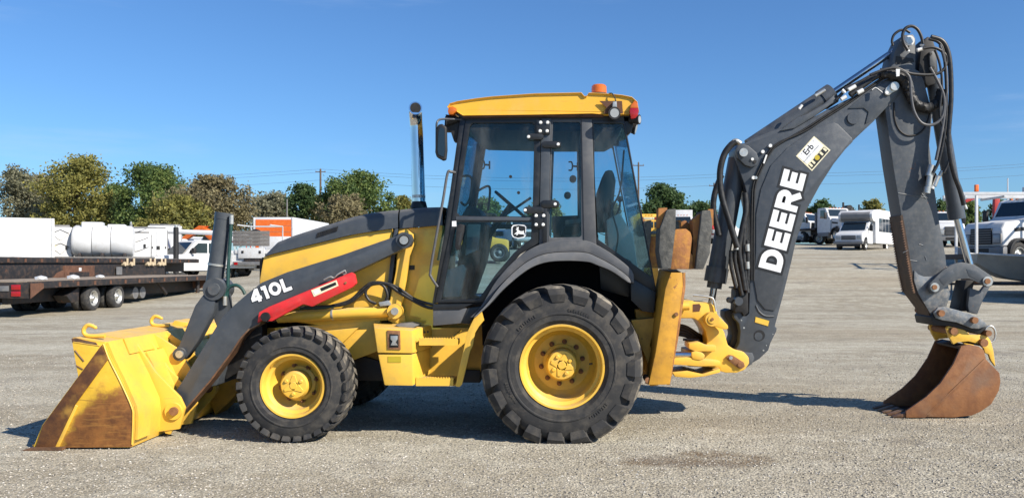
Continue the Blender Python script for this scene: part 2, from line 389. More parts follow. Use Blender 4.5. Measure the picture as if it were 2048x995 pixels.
def lettering(text, p0, p1, hpx, Y, parent, gap=.06, slant=0, widthscale=1, outline=.07):
    """baseline from photo point p0 to p1, cap height hpx, on plane y=Y"""
    a = W(*p0, Y); b = W(*p1, Y); ux = (b - a); ln = ux.length; ux.normalize(); uz = Vector((-ux.z, 0, ux.x))
    h = L(hpx, Y); tot = sum(GL[c][0] for c in text) + gap * (len(text) - 1)
    sx = ln / tot; x = 0
    for c in text:
        wdt, pls = GL[c]
        for o_, (ext, mat, dy, nm) in enumerate(((outline, 'black_decal', -.0015, 'letter_outline'), (0, 'white_decal', -.003, 'letter'))):
            bm = bmesh.new(); dd = 0
            for pl in pls:
                dd += 1
                T = lambda p: a + ux * ((x + p.x + slant * p.y) * sx) + uz * (p.y * h) + Vector((0, dy - .00008 * dd, 0))
                for q in stroke_quads(bm, pl, s_ + ext, ext, T): bm.faces.new([bm.verts.new(v) for v in q])
            ob = finish(bm, nm, mat, parent)
        x += wdt + gap
def text_mesh(body, size, mat, parent, origin, ux, uz, name='lettering', bold=0):
    cu = bpy.data.curves.new('txt', 'FONT'); cu.body = body; cu.size = size; cu.offset = bold; cu.align_x = 'CENTER'; cu.align_y = 'CENTER'
    cu.resolution_u = 3
    to = bpy.data.objects.new('txt', cu); C.objects.link(to); dg = bpy.context.evaluated_depsgraph_get()
    me = bpy.data.meshes.new_from_object(to.evaluated_get(dg)); bpy.data.objects.remove(to)
    ux, uz, o = Vector(ux), Vector(uz), Vector(origin)
    bm = bmesh.new(); bm.from_mesh(me); bpy.data.meshes.remove(me)
    for v in bm.verts: v.co = o + ux * v.co.x + uz * v.co.y
    return finish(bm, name, mat, parent)

# ---------------------------------------------------------------- the ground
GY = [-400, 0, 22, 27, 33, 42, 60, 80, 110, 150, 4000]; GZ = [0, 0, 0, .06, .42, 1.5, 2.4, 3.25, 3.9, 4.0, 4.0]
def terr(x, y):
    s = min(1, max(0, (x + 26) / 22)); s = s * s * (3 - 2 * s)
    return float(np.interp(y, GY, GZ)) * (.1 + .9 * s)
def ground():
    xs = [-2500, -900, -300, -140] + list(np.arange(-80, 81, 2.0)) + [140, 300, 900, 2500]
    ys = [-400, -60, -10] + list(np.arange(0, 150, 1.5)) + [170, 250, 500, 1200, 3800]
    v = [(x, y, terr(x, y)) for y in ys for x in xs]; n = len(xs)
    f = [(j * n + i, j * n + i + 1, (j + 1) * n + i + 1, (j + 1) * n + i) for j in range(len(ys) - 1) for i in range(n - 1)]
    me = bpy.data.meshes.new('ground'); me.from_pydata(v, [], f); me.update()
    for p in me.polygons: p.use_smooth = True
    m, t, b = nodes('gravel')
    g = N(t, 'ShaderNodeNewGeometry').outputs['Position']
    mp = N(t, 'ShaderNodeMapping'); t.links.new(g, mp.inputs[0]); mp.inputs['Scale'].default_value = (.28, 1, 1)
    n1 = noise(t, .55, 6, mp.outputs[0], .6); n2 = noise(t, 3.0, 6, g, .62); n3 = noise(t, 24, 4, g)
    n6 = noise(t, .16, 3, mp.outputs[0])
    vo = N(t, 'ShaderNodeTexVoronoi'); vo.inputs['Scale'].default_value = 52; t.links.new(g, vo.inputs['Vector'])
    vo2 = N(t, 'ShaderNodeTexVoronoi'); vo2.inputs['Scale'].default_value = 115; t.links.new(g, vo2.inputs['Vector'])
    c = mixc(t, sstep(t, n1, .34, .66), (.265, .232, .17), (.385, .355, .28))
    c = mixc(t, M(t, 'MULTIPLY', sstep(t, n2, .42, .68), .55), c, (.465, .437, .355))
    c = mixc(t, M(t, 'MULTIPLY', sstep(t, n6, .46, .66), .6), c, (.30, .25, .175))
    hs = N(t, 'ShaderNodeSeparateColor'); t.links.new(vo.outputs['Color'], hs.inputs[0])
    hs2 = N(t, 'ShaderNodeSeparateColor'); t.links.new(vo2.outputs['Color'], hs2.inputs[0])
    val = M(t, 'ADD', .62, M(t, 'ADD', M(t, 'MULTIPLY', M(t, 'POWER', hs.outputs[0], 1.4), .55), M(t, 'MULTIPLY', hs2.outputs[1], .42)))
    mul = N(t, 'ShaderNodeVectorMath', operation='SCALE'); t.links.new(c, mul.inputs[0]); t.links.new(val, mul.inputs['Scale'])
    # an old oil stain behind the rear wheel
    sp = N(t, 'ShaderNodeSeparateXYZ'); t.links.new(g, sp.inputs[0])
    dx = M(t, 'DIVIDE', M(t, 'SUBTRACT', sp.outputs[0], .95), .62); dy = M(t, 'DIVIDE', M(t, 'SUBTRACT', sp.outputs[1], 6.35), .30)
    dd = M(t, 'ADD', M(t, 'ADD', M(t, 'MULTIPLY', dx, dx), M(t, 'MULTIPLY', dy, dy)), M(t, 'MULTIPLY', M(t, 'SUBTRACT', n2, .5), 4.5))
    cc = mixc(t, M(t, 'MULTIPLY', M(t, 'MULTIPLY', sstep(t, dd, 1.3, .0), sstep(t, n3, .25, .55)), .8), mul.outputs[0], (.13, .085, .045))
    # compacted, damp wheel tracks
    tr = noise(t, 1.1, 5, mp.outputs[0], .7)
    cc = mixc(t, M(t, 'MULTIPLY', sstep(t, tr, .62, .72), .22), cc, (.20, .165, .125))
    # pairs of old wheel tracks running across the yard
    wv = M(t, 'ADD', sp.outputs[1], M(t, 'ADD', M(t, 'MULTIPLY', M(t, 'SINE', M(t, 'MULTIPLY', sp.outputs[0], .22)), .7), M(t, 'MULTIPLY', n1, 1.2)))
    for per, ph in ((4.6, .6), (7.3, 2.9)):
        md = M(t, 'PINGPONG', M(t, 'ADD', wv, ph), per * .5); f_ = M(t, 'MULTIPLY', sstep(t, md, .30, .12), sstep(t, n2, .3, .65))
        cc = mixc(t, M(t, 'MULTIPLY', f_, .42), cc, (.20, .17, .122))
    n8 = noise(t, .9, 5, g, .6); cc = mixc(t, M(t, 'MULTIPLY', sstep(t, n8, .56, .68), M(t, 'MULTIPLY', hs.outputs[2], .8)), cc, (.17, .15, .13))
    t.links.new(cc, b.inputs['Base Color']); b.inputs['Roughness'].default_value = .92; b.inputs['Specular IOR Level'].default_value = .25
    hgt = M(t, 'ADD', M(t, 'MULTIPLY', M(t, 'SUBTRACT', 1, vo.outputs['Distance']), .8), M(t, 'ADD', M(t, 'MULTIPLY', n3, .6), M(t, 'MULTIPLY', n2, 1.5)))
    bp = N(t, 'ShaderNodeBump', i_Strength=.75, i_Distance=.016, i_Height=hgt); t.links.new(bp.outputs[0], b.inputs['Normal'])
    me.materials.append(m)
    o = bpy.data.objects.new('ground', me); C.objects.link(o); o['kind'] = 'structure'
ground()
def gravel():
    rs = np.random.RandomState(3); n = 110000
    Y = 4.2 + (rs.rand(n) ** 1.5) * 9.5
    X = (rs.rand(n) * 2260 - 1180) * Y / F
    sz = .0035 + .0105 * rs.rand(n) ** 3.6
    base = np.array([(1, 0, 0), (-.5, .87, 0), (-.5, -.87, 0), (.1, .05, .75), (.1, .05, -.4)], float)
    fc = np.array([(0, 1, 3), (1, 2, 3), (2, 0, 3), (1, 0, 4), (2, 1, 4), (0, 2, 4)])
    a = rs.rand(n) * 6.28; V = np.zeros((n, 5, 3))
    jit = 1 + .5 * (rs.rand(n, 5, 3) - .5)
    bx = base[None] * jit * sz[:, None, None] * np.stack([np.ones(n), .6 + .4 * rs.rand(n), .5 + .4 * rs.rand(n)], 1)[:, None, :]
    V[..., 0] = bx[..., 0] * np.cos(a)[:, None] - bx[..., 1] * np.sin(a)[:, None] + X[:, None]
    V[..., 1] = bx[..., 0] * np.sin(a)[:, None] + bx[..., 1] * np.cos(a)[:, None] + Y[:, None]
    V[..., 2] = bx[..., 2] + sz[:, None] * .22
    Fc = (fc[None] + (np.arange(n) * 5)[:, None, None]).reshape(-1, 3)
    me = bpy.data.meshes.new('gravel'); me.from_pydata(V.reshape(-1, 3).tolist(), [], Fc.tolist()); me.update()
    m, t, b = nodes('pebble'); g = N(t, 'ShaderNodeNewGeometry')
    rp = N(t, 'ShaderNodeValToRGB'); t.links.new(g.outputs['Random Per Island'], rp.inputs[0])
    el = rp.color_ramp.elements
    el[0].color = (.17, .15, .12, 1); el[1].color = (.58, .55, .49, 1)
    for p_, c_ in ((.25, (.29, .26, .215, 1)), (.5, (.36, .33, .275, 1)), (.75, (.42, .37, .305, 1)), (.92, (.48, .45, .395, 1))):
        e = el.new(p_); e.color = c_
    t.links.new(rp.outputs[0], b.inputs['Base Color']); b.inputs['Roughness'].default_value = .85
    me.materials.append(m); o = bpy.data.objects.new('gravel', me); C.objects.link(o); o['kind'] = 'stuff'
    o['label'] = 'loose grey and tan crushed gravel covering the yard'; o['category'] = 'gravel'
gravel()
# ================================================================ the backhoe loader
BH = root('backhoe_loader', 'yellow and charcoal backhoe loader with front bucket and raised digging arm parked on gravel', 'backhoe', (0, MC, 0))

# ---------- wheels
def tyre_mesh(R0, wid, rim_r, nl, lug_h, lug_w, skew, side_drop, face):
    """carcass + lugs; axis Y through origin, outer face at y=-wid/2"""
    bm = bmesh.new(); h = wid / 2
    Rc = R0 - lug_h
    prof = [(rim_r - .01, -h + .05), (rim_r + .006, -h + .02), (rim_r + (Rc - rim_r) * .12, -h + .004), (rim_r + (Rc - rim_r) * .14, -h - .004), (rim_r + (Rc - rim_r) * .30, -h - .006), (rim_r + (Rc - rim_r) * .32, -h - .012), (rim_r + (Rc - rim_r) * .36, -h - .012), (rim_r + (Rc - rim_r) * .38, -h - .006), (rim_r + (Rc - rim_r) * .62, -h - .002), (rim_r + (Rc - rim_r) * .85, -h + .022), (Rc - .012, -h + .055), (Rc, -h + .10),
            (Rc + .006, 0)]
    prof = prof + [(r, -y) for r, y in prof[-2::-1]]
    blathe(bm, prof, 0, 0, 72)
    for side in (-1, 1):
        for k in range(nl):
            th0 = 2 * math.pi * (k + (.5 if side > 0 else 0)) / nl
            # stations from centre line out over the shoulder and down the sidewall: (lateral, r_out, r_in, halfwidth, angle shift)
            jw = random.uniform(.93, 1.05); th0 += random.uniform(-.008, .008); lug_w_ = lug_w; lug_w = lug_w_ * jw
            st = [(.00, R0, Rc - .03, lug_w * .62, skew), (-h * .5, R0 - .002, Rc - .03, lug_w * .72, skew * .5), (-h * .86, R0 - .012, Rc - .04, lug_w * .9, skew * .12),
                  (-h + .012, R0 - .028, Rc - .05, lug_w, 0), (-h - .012, R0 - side_drop * .55, Rc - .07, lug_w * .97, -.01), (-h - .004, R0 - side_drop, Rc - .08, lug_w * face, -.02)]
            lug_w = lug_w_; rings = []
            for (y, ro, ri, hw, sh) in st:
                a = th0 + sh; ring = []
                inn = y + (.05 if y < -h + .05 else 0)
                for (rr, s, yy) in ((ro, -1, y), (ro, 1, y), (ri, 1.12, inn), (ri, -1.12, inn)):
                    an = a + s * hw / R0
                    ring.append(bm.verts.new((rr * math.cos(an), yy if side < 0 else -yy, rr * math.sin(an))))
                rings.append(ring)
            for A, B in zip(rings, rings[1:]):
                for i in range(4): bm.faces.new((A[i], A[(i + 1) % 4], B[(i + 1) % 4], B[i]))
            bm.faces.new(rings[0][::-1]); bm.faces.new(rings[-1])
    return bm
def split_mats(o, Rc):
    """dusty tread compound outside radius Rc"""
    me = o.data; me.materials.append(MT['tread'])
    for p in me.polygons:
        c = p.center
        if math.hypot(c.x, c.z) > Rc: p.material_index = 1
def squash(bm, zmin):
    for v in bm.verts:
        if v.co.z < zmin: 
            v.co.y *= 1 + .6 * (zmin - v.co.z); v.co.z = zmin + (v.co.z - zmin) * .02
def rim_profile(ro, depth, y0):
    return [(ro - .002, y0 + .05), (ro + .006, y0 + .014), (ro, y0), (ro - .014, y0 + .002), (ro - .024, y0 + .02), (ro - .028, y0 + .07), (ro - .052, y0 + .085), (ro - .06, y0 + depth - .06), (ro - .085, y0 + depth - .02), (ro - .11, y0 + depth), (.02, y0 + depth)]
def big_wheel(cx, cz, yc, R0, wid, rim_r, depth, nl, lug_h, lug_w, skew, sdrop, face, hub_r, hub_out, bolt_r, nb, lobes):
    # the wheel (rim) is the part, its tyre, hub and bolts are sub-parts
    y0 = -wid / 2 + .012
    bm = bmesh.new(); blathe(bm, rim_profile(rim_r, depth, y0), 0, 0, 64)
    for v in bm.verts: v.co += Vector((cx, yc, cz))
    wh = finish(bm, 'wheel', 'yellow', BH)
    bm = tyre_mesh(R0, wid, rim_r, nl, lug_h, lug_w, skew, sdrop, face); squash(bm, -cz + .001)
    # centre stays on the axle: shift the mesh afterwards
    for v in bm.verts: v.co += Vector((cx, yc, cz))
    ty = finish(bm, 'tyre', 'rubber', wh, 32)
    off = LOC[ty.name] - Vector((cx, yc, cz))
    me = ty.data; me.materials.append(MT['tread'])
    for p in me.polygons:
        c = p.center + off
        if math.hypot(c.x, c.z) > R0 - lug_h * .55 - .0: p.material_index = 1
    yd = yc + y0 + depth
    hub = [(hub_r + .03, yd - .002), (hub_r + .03, yd - .02), (hub_r + .004, yd - .03), (hub_r, yd - (depth - hub_out) + .02), (hub_r - .012, yd - (depth - hub_out)), (hub_r * .62, yd - (depth - hub_out) - .004), (0, yd - (depth - hub_out) - .006)]
    hb = lathe('hub', hub, cx, cz, 'yellow_clean', wh, 40)
    yf = yd - (depth - hub_out) - .004
    bm = bmesh.new()
    for i in range(lobes):
        a = 2 * math.pi * i / lobes + .5
        bcyl(bm, (cx + hub_r * .6 * math.cos(a), yf + .002, cz + hub_r * .6 * math.sin(a)), (cx + hub_r * .6 * math.cos(a), yf - .014, cz + hub_r * .6 * math.sin(a)), hub_r * .15, hub_r * .10, 12)
        a2 = a + math.pi / lobes; q = Vector((math.cos(a2), 0, math.sin(a2))); s2 = Vector((-q.z, 0, q.x)); c0 = Vector((cx, yf - .006, cz))
        vs = [bm.verts.new(c0 + q * hub_r * .05 + s2 * hub_r * .32), bm.verts.new(c0 + q * hub_r * .72 + s2 * hub_r * .08), bm.verts.new(c0 + q * hub_r * .72 - s2 * hub_r * .08), bm.verts.new(c0 + q * hub_r * .05 - s2 * hub_r * .32)]
        vb = [bm.verts.new(v.co + Vector((0, .012, 0)) + (v.co - c0) * .12) for v in vs]
        bm.faces.new(vs)
        for j in range(4): bm.faces.new((vs[j], vb[j], vb[(j + 1) % 4], vs[(j + 1) % 4]))
    bcyl(bm, (cx, yf, cz), (cx, yf - .010, cz), hub_r * .30, hub_r * .24, 20)
    finish(bm, 'hub_cap', 'yellow_clean', wh)
    for i in range(nb):
        a = 2 * math.pi * (i + .3) / nb; x, z = cx + bolt_r * math.cos(a), cz + bolt_r * math.sin(a)
        bm = bmesh.new(); bcyl(bm, (x, yd + .002, z), (x, yd - .012, z), .022, .022, 12); bcyl(bm, (x, yd - .01, z), (x, yd - .036, z), .013, .012, 6); bcyl(bm, (x, yd - .034, z), (x, yd - .05, z), .008, .006, 8)
        finish(bm, 'bolt', 'pin_rust', wh)
    return wh
def copy_tree(o, parent=None):
    c = o.copy(); C.objects.link(c); c.parent = parent; LOC[c.name] = LOC[o.name].copy()
    for ch in o.children: copy_tree(ch, c)
    return c
RX, RZ = (1124 - CX) * 6.9 / F, .622
wr = big_wheel(RX, RZ, 6.9 + .25, .672, .50, .345, .34, 19, .058, .080, .30, .14, .84, .128, .14, .178, 10, 4)
FX, FZ = (583 - CX) * 6.93 / F, .463
wf = big_wheel(FX, FZ, 6.93 + .175, .478, .35, .262, .19, 30, .022, .036, .16, .055, .72, .115, .045, .150, 8, 3)
for wsrc in (wr, wf):
    c = copy_tree(wsrc, BH); c.rotation_euler.z = math.pi
    c.location = (wsrc.location.x, -wsrc.location.y, wsrc.location.z)
bm = bmesh.new()
for k, a0 in enumerate((62, 118, 196, 300)):
    for i in range(9):
        a = R(a0 + i * 2.6); r0, r1 = .455, .455 + .026 * random.choice((.7, 1, 1)); w2 = .006
        q = Vector((math.cos(a), 0, math.sin(a))); tq = Vector((-q.z, 0, q.x)); c0 = Vector((RX, 6.889, RZ))
        v = [bm.verts.new(c0 + q * r + tq * s + Vector((0, d, 0))) for d in (0, .012) for r, s in ((r0, -w2), (r0, w2), (r1, w2), (r1, -w2))]
        for f in ((0, 1, 2, 3), (0, 4, 5, 1), (1, 5, 6, 2), (2, 6, 7, 3), (3, 7, 4, 0)): bm.faces.new([v[j] for j in f])
finish(bm, 'moulded_marks', 'rubber', wr)['kind'] = 'stuff'
# tyres rubbing line / valve
cyl('valve_stem', (RX + .25, 6.99, RZ + .02), (RX + .225, 7.0, RZ + .015), .007, 'black', wr, n=8)
# axles and chassis
cyl('rear_axle', (RX, 7.3, RZ), (RX, 8.7, RZ), .12, 'yellow_worn', BH)
cyl('front_axle', (FX, 7.2, FZ), (FX, 8.8, FZ), .085, 'yellow_worn', BH)
prism('chassis', [(520, 640), (760, 640), (960, 636), (1310, 640), (1340, 650), (1340, 742), (1240, 745), (1000, 745), (700, 735), (560, 690), (520, 680)], 7.62, 8.38, 'yellow_worn', BH, .02)
prism('frame_rail', [(548, 655), (760, 640), (760, 700), (700, 722), (620, 700), (555, 672)], 7.5, 7.60, 'yellow', BH, .008, mir=True)
prism('frame_rail', [(590, 667), (716, 655), (680, 690), (640, 700), (600, 690)], 7.44, 7.5, 'yellow', BH, .006, mir=True)
prism('belly_pan', [(690, 700), (800, 735), (960, 740), (960, 765), (700, 760)], 7.58, 8.42, 'black', BH, .01)
prism('engine_block', [(530, 560), (870, 560), (870, 650), (530, 660)], 7.62, 8.38, 'black', BH, .02)

# ---------- hood
hood_top = [(528, 509), (534, 501), (552, 483), (585, 470), (625, 457), (661, 446), (701, 433.5), (741, 424.5), (782, 419.5), (796, 418.5)]
hood_bot = [(795, 455.5), (786, 456.5), (711, 467), (641, 484), (550, 506), (530, 512)]
def hood_piece(name, top, bot, y0, mat, rnd):
    """dark cover: side profile with a rounded shoulder towards each side"""
    bm = bmesh.new(); T = P2(top, y0); B = P2(bot, y0)
    # shoulder stations: (y inset, z drop)
    n = len(T); prof = []
    Yn, Yf = y0, 2 * MC - y0
    stn = [(Yn, rnd), (Yn + rnd * .08, rnd * .6), (Yn + rnd * .3, rnd * .28), (Yn + rnd * .62, rnd * .08), (Yn + rnd, 0), (MC, -.012)]
    stn = stn + [(2 * MC - y, d) for y, d in stn[-2::-1]]
    # interpolate bottom under each top point
    bx = [b[0] for b in B][::-1]; bz = [b[1] for b in B][::-1]
    rows = []
    for (y, d) in stn:
        rows.append([bm.verts.new((x, y, z - min(d, max(0, (z - float(np.interp(x, bx, bz))) * .9)))) for x, z in T])
    for a, b in zip(rows, rows[1:]):
        for i in range(n - 1): bm.faces.new((a[i], a[i + 1], b[i + 1], b[i]))
    for row, y in ((rows[0], Yn), (rows[-1], Yf)):
        low = [bm.verts.new((x, y, float(np.interp(x, bx, bz)))) for x, z in T]
        for i in range(n - 1): bm.faces.new((row[i], row[i + 1], low[i + 1], low[i]))
    bm.faces.new([r[0] for r in rows]) 
    return finish(bm, name, mat, BH, 30)
hood = hood_piece('hood', hood_top, hood_bot, 7.47, 'charcoal', .07)
hood_piece('cowl', [(799, 418.5), (830, 415), (860, 413.5), (885, 413)], [(885, 450), (842, 453.5), (799, 456.5)], 7.475, 'charcoal', .06)
prism('hood_panel', [(527, 513), (550, 506), (641, 484), (711, 467), (785, 456.5), (785, 600), (778, 640), (640, 650), (560, 640), (521, 600), (519, 560)], 7.5, 8.5, 'yellow_clean', BH, .012)
prism('cowl_panel', [(797, 457), (842, 454), (872, 450), (885, 450), (880, 650), (790, 650), (786, 600)], 7.505, 8.495, 'yellow_clean', BH, .008)
prism('seam_strip', [(786.5, 470), (790, 457), (796, 457), (784, 560), (777, 600), (768, 618), (760, 618), (773, 590)], 7.47, 7.52, 'charcoal', BH, .002)
for i in range(11):                                         # louvre slots in the hood side
    t_ = i / 10; x = 633 + 39 * t_; y = 474.5 - 12.5 * t_
    lv = prism('louvre', [(x + 1.5, y - 13 * .62 - 1), (x + 4.2, y - 13 * .62 - 2), (x + 1.4, y), (x - 1.3, y + .9)], 7.463, 7.475, 'black', hood, 0)
prism('grille', [(519, 520), (524, 514), (526, 640), (519, 640)], 7.56, 8.44, 'black', BH, .004)
prism('hood_label', [(801, 531), (829, 530), (829, 539), (801, 540)], 7.4995, 7.506, 'black_decal', BH, 0)
prism('pivot_plate', [(797, 462), (812, 458), (826, 468), (827, 490), (818, 512), (812, 560), (800, 620), (776, 640), (780, 600), (792, 540), (796, 500)], 7.42, 7.505, 'yellow_clean', BH, .006, mir=True)

# ---------- exhaust stack
ex = tube('exhaust_stack', [W(838, 412, 7.78), W(837, 380, 7.78), W(835, 320, 7.78), W(833, 262, 7.78), W(832, 246, 7.775), W(831.5, 232, 7.75), W(831, 221, 7.70), W(831, 216, 7.62)], L(13, 7.78), 'chrome', BH, 24, 6)
cyl('exhaust_collar', W(838, 416, 7.78), W(838, 403, 7.78), L(17, 7.78), 'black', ex, r1=L(13.5, 7.78), bev=.004)
tube('clamp', [W(837.5, 396, 7.78), W(837.4, 390, 7.78)], L(13.2, 7.78), 'zinc', ex, 24, 1)
e0, e1 = W(831, 216.2, 7.635), W(831, 215.8, 7.60)
cyl('exhaust_mouth', e0, e0 + (e1 - e0).normalized() * .0225, L(10.6, 7.7), 'black', ex)

# ---------- cab
YC = 7.25
door_out = [(931, 240), (1082, 239), (1077, 486), (1040, 508), (1004, 552), (971, 604), (870, 605), (899, 470)]
dw_up = [(946, 246), (1064, 245.5), (1069, 250), (1065, 428), (1060, 433), (920, 431), (913, 424), (940, 252)]
dw_lo = [(913, 444), (1063, 443.5), (1062, 477), (1028, 505), (990, 550), (957, 598), (882, 599)]
door = prism('door', door_out, YC - .03, YC + .02, 'cab_black', BH, .004, holes=[dw_up, dw_lo])
prism('door_glass', [(x, y) for x, y in dw_up], YC - .008, YC - .002, 'cab_glass', door, 0)
prism('door_glass', dw_lo, YC - .008, YC - .002, 'cab_glass', door, 0)
far_door = prism('cab_side_frame', door_out, 2 * MC - YC + .03, 2 * MC - YC - .02, 'cab_black', BH, .004,
      holes=[dw_up, dw_lo], px=True) if False else None
def far_of(pts): return [((x - CX) * YC / F, CH + (HY - y) * YC / F) for x, y in pts]
fd = prism('cab_side_frame', far_of(door_out), 2 * MC - YC - .02, 2 * MC - YC + .03, 'cab_black', BH, .004, holes=[far_of(dw_up), far_of(dw_lo)], px=False)
prism('door_glass', far_of(dw_up), 2 * MC - YC, 2 * MC - YC + .006, 'cab_glass', fd, 0)
prism('door_glass', far_of(dw_lo), 2 * MC - YC, 2 * MC - YC + .006, 'cab_glass', fd, 0)
# frame trim of the door: a blue-grey rail between its two panes
prism('door_rail', [(912, 433), (1063, 434), (1063, 441), (911, 440)], YC - .036, YC - .029, 'charcoal', door, .002)
prism('door_handle', [(913, 451), (920, 447), (929, 450), (928, 462), (919, 499), (912, 500), (910, 492)], YC - .07, YC - .028, 'black', door, .006)
prism('handle_recess', [(920, 466), (924, 464), (920, 490), (916, 490)], YC - .0715, YC - .069, 'int_dark', door, 0)
st_ = prism('sticker', [(904, 442), (912.5, 441.5), (913, 452.5), (904, 452.5)], YC - .0325, YC - .0295, 'white_decal', door, 0)
# leaping-deer badge on the lower pane
lg = prism('badge', [(1026, 450), (1037, 448), (1050, 450), (1053, 454), (1052, 470), (1048, 475), (1036, 477), (1026, 474), (1023, 469), (1023, 454)], YC - .0105, YC - .008, 'white_decal', door, 0)
prism('badge_field', [(1027.5, 452), (1037, 450), (1049, 452), (1051, 455), (1050, 469), (1047, 473), (1036, 475), (1028, 472.5), (1025.3, 468), (1025.5, 455)], YC - .012, YC - .0105, 'black_decal', door, 0)
prism('badge_deer', [(1028, 468), (1033, 464), (1034.5, 461), (1031.5, 458.5), (1034, 457), (1032.5, 453.5), (1035, 455), (1036.5, 452.5), (1037.5, 455.5), (1036.5, 459), (1041, 462), (1045, 462), (1048, 460.5), (1047.5, 463.5), (1049, 467), (1050, 470.5), (1046, 468), (1041, 468), (1037, 467), (1034.5, 470), (1032, 470.5), (1034, 467), (1031, 468)], YC - .0135, YC - .012, 'white_decal', door, 0)
# pillars and windows
def side_part(name, pts, y0, y1, mat, holes=(), bev=.006):
    a = prism(name, pts, y0, y1, mat, BH, bev, holes)
    q = lambda p: [((x - CX) * y0 / F, CH + (HY - y) * y0 / F) for x, y in p]
    b = prism(name, q(pts), 2 * MC - y1, 2 * MC - y0, mat, BH, bev, [q(h) for h in holes], px=False)
    return a, b
side_part('front_pillar', [(920, 238), (931, 238), (899, 470), (871, 606), (864, 608), (888, 470)], YC - .02, YC + .06, 'cab_black')
side_part('door_post', [(1083, 237), (1102, 237), (1096, 490), (1078, 492)], YC - .035, YC + .05, 'charcoal')
qw = [(1106, 244), (1159, 244), (1161, 248), (1163, 470), (1159, 474), (1101, 475), (1098, 470)]
qa, qb = side_part('quarter_frame', [(1102, 239), (1164, 239), (1168, 484), (1096, 488)], YC - .02, YC + .02, 'fender_grey', [qw], .004)
side_part('rear_pillar', [(1163, 238), (1184, 238), (1193, 491), (1168, 488)], YC - .03, YC + .05, 'fender_grey')
rwn = [(1188, 247), (1244, 247), (1247, 250), (1304, 549), (1301, 552), (1196, 478), (1191, 470)]
ra, rb = side_part('rear_window_frame', [(1184, 240), (1249, 241), (1312, 577), (1308, 586), (1270, 562), (1193, 492)], YC - .02, YC + .02, 'cab_black', [rwn], .004)
for nm, pts, pr in (('quarter_glass', qw, (qa, qb)), ('rear_side_glass', rwn, (ra, rb))):
    prism(nm, pts, YC - .006, YC, 'cab_glass', pr[0], 0)
    prism(nm, far_of(pts), 2 * MC - YC, 2 * MC - YC + .006, 'cab_glass', pr[1], 0)
def quad_glass(name, a, b, parent):
    """pane spanning the cab between side points a (top) and b (bottom)"""
    p = [W(*a, YC), W(*b, YC)]; bm = bmesh.new(); d = Vector((.005, 0, 0))
    vs = []
    for off in (Vector((0, 0, 0)), d):
        vs.append([bm.verts.new(Vector((p[0].x, YC + .05, p[0].z)) + off), bm.verts.new(Vector((p[1].x, YC + .05, p[1].z)) + off), bm.verts.new(Vector((p[1].x, 2 * MC - YC - .05, p[1].z)) + off), bm.verts.new(Vector((p[0].x, 2 * MC - YC - .05, p[0].z)) + off)])
    bm.faces.new(vs[0]); bm.faces.new(vs[1][::-1])
    for i in range(4): bm.faces.new((vs[0][i], vs[1][i], vs[1][(i + 1) % 4], vs[0][(i + 1) % 4]))
    return finish(bm, name, 'cab_glass', parent)
quad_glass('windshield', (926, 240), (872, 520), BH)
quad_glass('rear_window', (1250, 243), (1309, 570), BH)
prism('cab_floor', [(880, 596), (960, 596), (1010, 560), (1060, 540), (1200, 540), (1290, 580), (1300, 606), (960, 616), (872, 612)], 7.5, 8.5, 'cab_black', BH, .01)
prism('cab_header', [(905, 222), (1262, 222), (1262, 243), (1187, 245), (926, 243), (922, 236)], YC - .01, YC + .06, 'cab_black', BH, .004, mir=True)
prism('headliner', [(930, 236), (1245, 236), (1247, 250), (1225, 262), (1100, 262), (950, 258), (932, 250)], YC + .06, 2 * MC - YC - .06, 'int_dark', BH, .01)
side_part('sill', [(866, 608), (946, 607), (921, 618), (865, 619)], YC - .05, YC + .05, 'cab_black')
side_part('sill_panel', [(866, 617), (934, 616), (921, 646), (866, 651)], YC - .04, YC + .04, 'fender_grey')
side_part('sill_panel', [(934, 616), (962, 612), (948, 634), (938, 648), (921, 646)], YC - .03, YC + .04, 'cab_black')
# fender and flare
ftop = [(940, 634), (962, 612), (994, 559), (1037, 514), (1081, 488), (1131, 479), (1167, 480), (1191, 488), (1229, 511), (1264, 541), (1268, 566)]
fmid = [(946, 634), (972, 608), (1003, 568), (1046, 528), (1086, 508), (1131, 503), (1170, 504), (1192, 512), (1226, 530), (1256, 552), (1262, 565)]
flow = [(953, 632), (976, 611), (1008, 577), (1052, 541), (1088, 525), (1131, 521), (1175, 523), (1193, 529), (1222, 541), (1248, 558), (1256, 564)]
def smooth2(p): return [(q.x, q.y) for q in smooth_path([(x, y, 0) for x, y in p], 4)]
ftop, fmid, flow = smooth2(ftop), smooth2(fmid), smooth2(flow)
side_part('fender', ftop + fmid[::-1], YC - .16, YC + .16, 'fender_grey', bev=.012)
side_part('fender_flare', [(x, y + .8) for x, y in fmid] + flow[::-1], YC - .24, YC + .1, 'flare_grey', bev=.01)
side_part('wheel_arch', [(962, 615), (1010, 560), (1090, 500), (1190, 500), (1262, 560), (1312, 577), (1309, 612), (1290, 700), (965, 690)], 7.44, 7.48, 'liner_black', bev=.004)
side_part('rear_corner_panel', [(1262, 560), (1270, 560), (1312, 584), (1308, 625), (1285, 622), (1262, 600)], YC - .06, YC + .18, 'cab_black')
